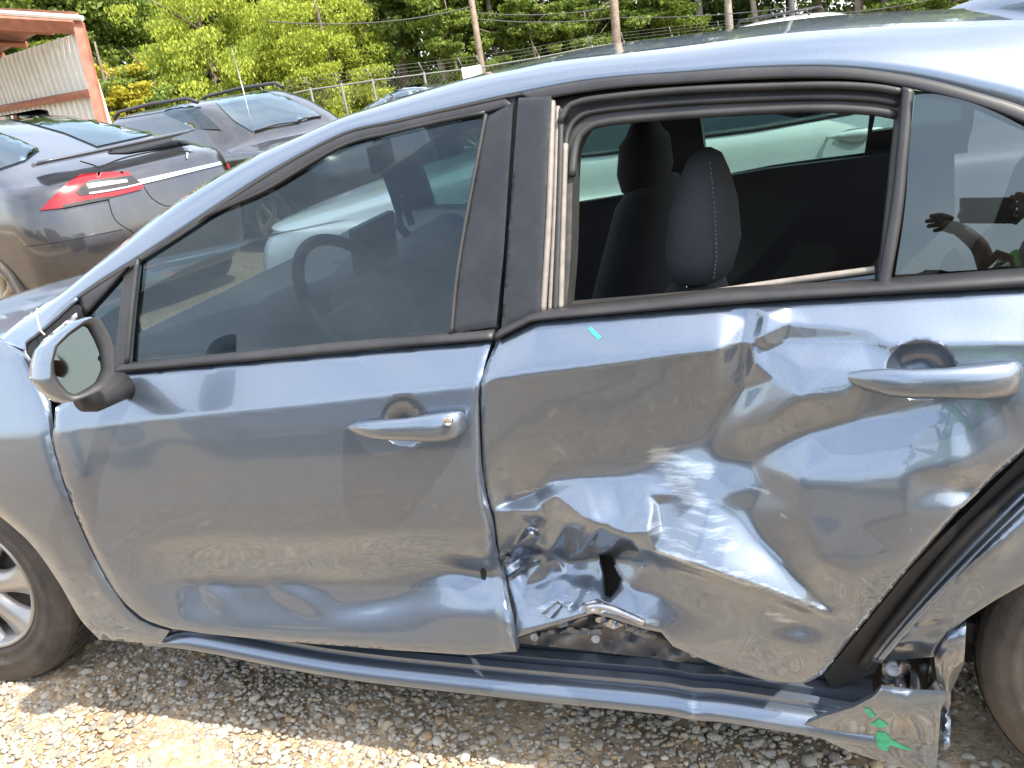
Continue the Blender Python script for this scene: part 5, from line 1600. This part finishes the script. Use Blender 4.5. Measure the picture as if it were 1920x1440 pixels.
def_tree('trunky', 14, .16, ((0, 0, 10), (2.4, 2.4, 3.6)), 7000, .17, 'leaf_mid', .2, .6, seed=17, ncl=70, bark='bark_pale', zmin=4.5)

tree('willow', 410, 160, 30, 'large yellow green drooping tree behind the charcoal estate roof', .4)
tree('willow_b', 630, 150, 30.5, 'rounded yellow green tree left of the thin utility pole', 1.8)
tree('gold', 200, 170, 27, 'slim golden shrub beside the carport post', 0, 1.15)
tree('bush', 290, 175, 28, 'mid green bushy tree between the golden shrub and the large drooping tree', 1.)
tree('forest_b', 90, 180, 36, 'green bushy tree behind the carport roof', 2.2, 1.3)
tree('forest_b', 195, 150, 36, 'green tree rising behind the carport post', 4., 1.)
tree('forest', 20, 180, 38, 'green tree at the far left above the carport', 2.5, 1.1)
spec = [('forest', 760, 34, 'leafy tree right of the rounded yellow green tree'), ('forest_b', 822, 33, 'sunlit leafy tree left of the thin utility pole'), ('sapling', 850, 31, 'young sapling in front of the thin utility pole'),
        ('forest_b', 935, 36, 'leafy tree just right of the thin utility pole'), ('sapling', 1008, 32, 'slender leafy sapling with a bare stem'), ('dark', 985, 40, 'dark shaded tree between the thin pole and the thick pole'),
        ('sapling', 1080, 33, 'bright round sapling left of the thick brown pole'), ('bush', 1100, 34, 'low green bush left of the thick brown pole'), ('forest', 1060, 42, 'tall leafy tree behind the round sapling'),
        ('trunky', 1190, 36, 'bare pale trunk just right of the thick brown pole'), ('dark', 1240, 42, 'dark tree right of the bare pale trunk'), ('trunky', 1325, 37, 'thin pale trunk above the middle of the rear window'),
        ('trunky', 1375, 35, 'straight pale trunk left of the grey pole'), ('forest_b', 1425, 36, 'leafy tree between the straight trunk and the grey pole'), ('forest', 1540, 38, 'leafy tree behind the white roof rack car'),
        ('trunky', 1620, 35, 'brown trunk right of the white roof rack car'), ('forest', 1660, 34, 'sunlit tree left of the shark fin aerial'), ('trunky', 1687, 38, 'thin trunk near the shark fin aerial'),
        ('bush', 1735, 33, 'yellowish bush beside the shark fin aerial'), ('forest_b', 1790, 38, 'tree above the shark fin aerial'), ('dark', 560, 40, 'dark tree between the two yellow green trees'),
        ('forest', 500, 42, 'tall tree behind the large drooping tree'), ('dark', 690, 41, 'dark tree behind the rounded yellow green tree'), ('forest_b', 330, 42, 'tall tree above the bushy green tree'),
        ('forest', 120, 42, 'tall tree above the carport'), ('trunky', 745, 37, 'slim trunk in the shade right of the rounded tree'), ('trunky', 580, 38, 'slim trunk between the two yellow green trees'),
        ('bush', 1260, 35, 'low bush right of the thick brown pole'), ('bush', 950, 34, 'low green bush right of the fence board'), ('dark', 1480, 43, 'dark tree behind the grey pole'), ('dark', 860, 42, 'dark tree behind the thin utility pole'), ('dark', 1950, 40, 'dark tree at the far right above the sedan roof')]
for i, (k_, px, dp, lab) in enumerate(spec):
    tree(k_, px, 120, dp, lab, i * 1.7, .9 + .25 * ((i * 37) % 10) / 10)

# far-off mass of the wood that closes the view
g = np.random.default_rng(21)


def wood(name, label, lo, hi, u0, u1, ztop, n, ncl, size, m, seed, axis=CF, lat=CR):
    g = np.random.default_rng(seed)
    f2 = np.array([axis[0], axis[1], 0]); f2 /= np.linalg.norm(f2); r2 = np.array([f2[1], -f2[0], 0])
    dd = g.uniform(lo, hi, ncl); uu = g.uniform(u0, u1, ncl)
    c = CAM + f2 * dd[:, None] + r2 * uu[:, None]
    c[:, 2] = np.array([gz(y) for y in c[:, 1]]) + g.random(ncl) ** 1.15 * (ztop * (.75 + .25 * np.sin(uu * .35)))
    me = leaf_mesh(name, c, n, size, 1.5, .1, 1.1, seed); me.materials.append(m)
    o = bpy.data.objects.new(name, me); COL.objects.link(o)
    return tag(o, label, 'woodland', kind='stuff')


wood('woodland', 'dense dark green woodland filling the background', 44, 58, -46, 46, 14, 90000, 2600, .30, M['leaf_dark'], 31)
wood('undergrowth', 'tangled green undergrowth at the foot of the woodland', 37, 46, -34, 34, 3.2, 40000, 700, .17, M['leaf_mid'], 32)
wood('woodland', 'unseen line of woods added behind the camera to darken paint reflections', 34, 44, -60, 60, 5.5, 30000, 1500, .40, M['leaf_dark'], 33, axis=np.array([.1, -1, 0]))  # put in out of view for a dark band in the reflections


# ================================================================== PHOTOGRAPHER (seen in the quarter glass)
def skin(name, verts, edges, rad, m, parent, sub=2, root=0):
    me = bpy.data.meshes.new(name); me.from_pydata([tuple(map(float, v)) for v in verts], edges, [])
    o = bpy.data.objects.new(name, me); COL.objects.link(o)
    sm = o.modifiers.new('skin', 'SKIN'); sm.use_smooth_shade = True
    for i, q in enumerate(me.skin_vertices[0].data):
        rr = rad[i]; q.radius = rr if isinstance(rr, tuple) else (rr, rr); q.use_root = (i == root)
    ss = o.modifiers.new('sub', 'SUBSURF'); ss.levels = sub; ss.render_levels = sub
    bpy.context.view_layer.update()
    ev = bpy.data.meshes.new_from_object(o.evaluated_get(bpy.context.evaluated_depsgraph_get()))
    bpy.data.objects.remove(o)
    ob = bpy.data.objects.new(name, ev); ev.materials.clear(); ev.materials.append(m)
    ev.polygons.foreach_set('use_smooth', np.ones(len(ev.polygons), bool))
    return link(ob, parent)


M['skin'] = mat('skin', (.13, .075, .05), .55, var=.08)
M['vest'] = mat('green_vest', (.16, .55, .06), .7)
M['shirt'] = mat('dark_shirt', (.03, .03, .04), .9)
M['jeans'] = mat('dark_jeans', (.035, .045, .075), .9)
M['shoe'] = mat('dark_boot', (.03, .025, .02), .7)
M['hair'] = mat('dark_hair', (.02, .015, .012), .7)
M['phone'] = mat('phone_black', (.01, .01, .011), .25)
per = empty('person', (2.64, -1.82, 0), 'person in green vest holding up a phone, mirrored in quarter glass', 'person')
V = dict(pelvis=(2.64, -1.82, .96), sp=(2.63, -1.81, 1.14), chest=(2.60, -1.78, 1.32), neck=(2.58, -1.77, 1.45), jaw=(2.565, -1.74, 1.525), head=(2.56, -1.745, 1.60), top=(2.56, -1.76, 1.68),
         sl=(2.42, -1.77, 1.38), el=(2.30, -1.68, 1.15), wl=(2.235, -1.475, 1.355), pl=(2.205, -1.435, 1.415), sr=(2.77, -1.77, 1.38), er=(2.77, -1.55, 1.22), wr=(2.50, -1.445, 1.45), pr=(2.41, -1.425, 1.475),
         hl=(2.55, -1.82, .90), kl=(2.54, -1.80, .50), al=(2.53, -1.84, .09), tl=(2.52, -1.68, .045), hr=(2.73, -1.82, .90), kr=(2.74, -1.80, .50), ar=(2.75, -1.84, .09), tr=(2.76, -1.68, .045))
R_ = dict(pelvis=.15, sp=.13, chest=.15, neck=.058, jaw=(.07, .075), head=(.085, .10), top=.055, sl=.062, el=.042, wl=.028, pl=(.022, .036), sr=.062, er=.042, wr=.028, pr=(.022, .036), hl=.09, kl=.058, al=.042, tl=.036, hr=.09, kr=.058, ar=.042, tr=.036)
E_ = [('pelvis', 'sp'), ('sp', 'chest'), ('chest', 'neck'), ('neck', 'jaw'), ('jaw', 'head'), ('head', 'top'), ('chest', 'sl'), ('sl', 'el'), ('el', 'wl'), ('wl', 'pl'), ('chest', 'sr'), ('sr', 'er'), ('er', 'wr'), ('wr', 'pr'),
      ('pelvis', 'hl'), ('hl', 'kl'), ('kl', 'al'), ('al', 'tl'), ('pelvis', 'hr'), ('hr', 'kr'), ('kr', 'ar'), ('ar', 'tr')]
_pc = CAM - CF * .045 + CR * .075
V['pl'] = tuple(_pc - CR * .095 - CU * .048); V['wl'] = tuple(_pc - CR * .035 - CU * .110 - CF * .03); V['el'] = (2.36, -1.66, 1.12)
V['pr'] = tuple(_pc + CR * .125 + CU * .012); V['wr'] = tuple(_pc + CR * .20 - CU * .005 - CF * .03); V['er'] = tuple(_pc + CR * .42 - CU * .10 - CF * .16)
V['ml'] = tuple(np.array(V['pl']) - CR * .042 + CU * .004); R_['ml'] = (.016, .034); E_.append(('pl', 'ml'))
V['mr'] = tuple(np.array(V['pr']) - CR * .040 + CU * .004); R_['mr'] = (.016, .034); E_.append(('pr', 'mr'))
keys = list(V)
skin('body', [V[k] for k in keys], [(keys.index(a), keys.index(b)) for a, b in E_], [R_[k] for k in keys], M['skin'], per)


def sub_skin(name, ks, grow, m, sub=2):
    ed = [(ks.index(a), ks.index(b)) for a, b in E_ if a in ks and b in ks]
    return skin(name, [V[k] for k in ks], ed, [tuple(np.array(R_[k] if isinstance(R_[k], tuple) else (R_[k], R_[k])) + grow) for k in ks], m, per, sub)


sub_skin('vest', ['pelvis', 'sp', 'chest'], .035, M['vest'])
sub_skin('sleeves', ['chest', 'sl', 'el', 'sr', 'er'], .008, M['vest'])
sub_skin('trousers', ['pelvis', 'hl', 'kl', 'al', 'hr', 'kr', 'ar'], .016, M['jeans'])
for a, b in (('al', 'tl'), ('ar', 'tr')):
    skin('shoe', [V[a], V[b]], [(0, 1)], [(.055, .05), (.048, .04)], M['shoe'], per)
hq = ico(3)
hv = hq[0] * np.array([.092, .112, .10]) + np.array([2.56, -1.765, 1.635]); hv[:, 1] = np.where(hv[:, 2] < 1.63, np.minimum(hv[:, 1], -1.76), hv[:, 1])
mk('hair', hv, hq[1], M['hair'], per)
ph = empty('phone', CAM - CF * .045 - CU * .0, 'black phone held level in both hands, mirrored in quarter glass', 'phone')
RM = Matrix(((CR[0], CF[0], CU[0]), (CR[1], CF[1], CU[1]), (CR[2], CF[2], CU[2])))
pc = CAM - CF * .045 + CR * .075
MB().box(pc, (.160, .009, .076), RM).build('casing', M['phone'], ph, False)
MB().lathe([(0, .006), (.003, .006), (.003, .0005)], CAM - CF * .040, tuple(CF), 16).build('lens_ring', M['chrome'], ph)


def fingers(base, tips, par):
    for b_, t_, r_ in tips:
        b_ = np.array(b_); t_ = np.array(t_); m_ = (b_ + t_) / 2 + np.array([0, -.004, .010])
        skin('finger', [b_, m_, t_], [(0, 1), (1, 2)], [r_ + .001, r_, r_ * .8], M['skin'], par, 1)


def ph_(u_, v_, d_=0.): return pc + CR * u_ + CU * v_ + CF * d_


Lp = np.array(V['pl']); Rp = np.array(V['pr'])
fingers(Lp, [(Lp + CU * .022 - CR * .005, ph_(-.178, -.018), .0085), (Lp + CU * .008 - CR * .01, ph_(-.192, -.034), .009), (Lp - CU * .006 - CR * .01, ph_(-.186, -.050), .009), (Lp - CU * .018 - CR * .006, ph_(-.166, -.064), .008), (Lp + CU * .02 + CR * .012, ph_(-.070, .004, -.012), .0095)], per)
fingers(Rp, [(Rp - CR * .012 + CU * .02, ph_(.078, .046, .004), .0085), (Rp - CR * .016 + CU * .008, ph_(.066, .040, .012), .009), (Rp - CR * .014, ph_(.070, .010, .014), .009), (Rp - CR * .010 - CU * .012, ph_(.078, -.014, .014), .0085), (Rp - CR * .01 - CU * .02, ph_(.070, -.044, -.010), .0095)], per)

# ---- small damage details on the sedan
M['green_paint'] = mat('green_spray', (.05, .40, .21), .6, var=.3, vscale=60)
plf = lambda p: .02 * smooth(1300, 1440, p[:, 1]) + bump(p, 1690, 1330, 40, 20, -.006)
for q in ([(1619, 1328), (1632, 1331), (1643, 1343), (1632, 1346)], [(1632, 1358), (1648, 1348), (1666, 1360), (1650, 1366)], [(1645, 1372), (1662, 1374), (1672, 1388), (1712, 1408), (1690, 1404), (1668, 1397), (1664, 1409), (1648, 1404), (1640, 1388)]):
    panel('green_paint_mark', q, M['green_paint'], car, off=-.0274, step=5, bevel=0, thick=.001, field=plf)
panel('puncture', [(900, 1070), (906, 1066), (912, 1073), (910, 1088), (903, 1086)], M['dark'], fdoor, off=.0, step=5, bevel=0, thick=.002, field=lambda p: fd_field(p) - .002)
SH = [([(1090, 1132), (1120, 1124), (1150, 1140), (1128, 1150), (1100, 1150)], 'steel', -.014), ([(1150, 1140), (1178, 1146), (1210, 1166), (1204, 1174), (1160, 1156)], 'white_plastic', -.006), ([(1112, 1152), (1135, 1156), (1170, 1172), (1150, 1180), (1118, 1166)], 'steel', .03),
      ([(1170, 1166), (1214, 1180), (1240, 1198), (1205, 1196), (1172, 1182)], 'undercoat', .02), ([(938, 1044), (962, 1046), (958, 1056), (946, 1058)], 'steel', .0), ([(950, 1078), (985, 1060), (1010, 1052), (1008, 1060), (980, 1074), (956, 1090)], 'paint', .0),
      ([(1015, 1150), (1045, 1128), (1052, 1136), (1030, 1160)], 'paint', -.012), ([(1205, 1118), (1222, 1122), (1238, 1150), (1226, 1156), (1212, 1138)], 'rubber', .0), ([(1040, 1168), (1100, 1152), (1104, 1160), (1050, 1178)], 'jamb', .02), ([(1005, 1186), (1070, 1176), (1130, 1180), (1128, 1190), (1060, 1186), (1008, 1194)], 'jamb', .05)]
for q, m_, o_ in SH:
    panel('torn_strip', q, M[m_], rdoor, off=o_, step=6, bevel=.003, bw=5, thick=.003, field=lambda p: crush(p) * .6 + .004 * np.sin(p[:, 0] * .21 + p[:, 1] * .3))
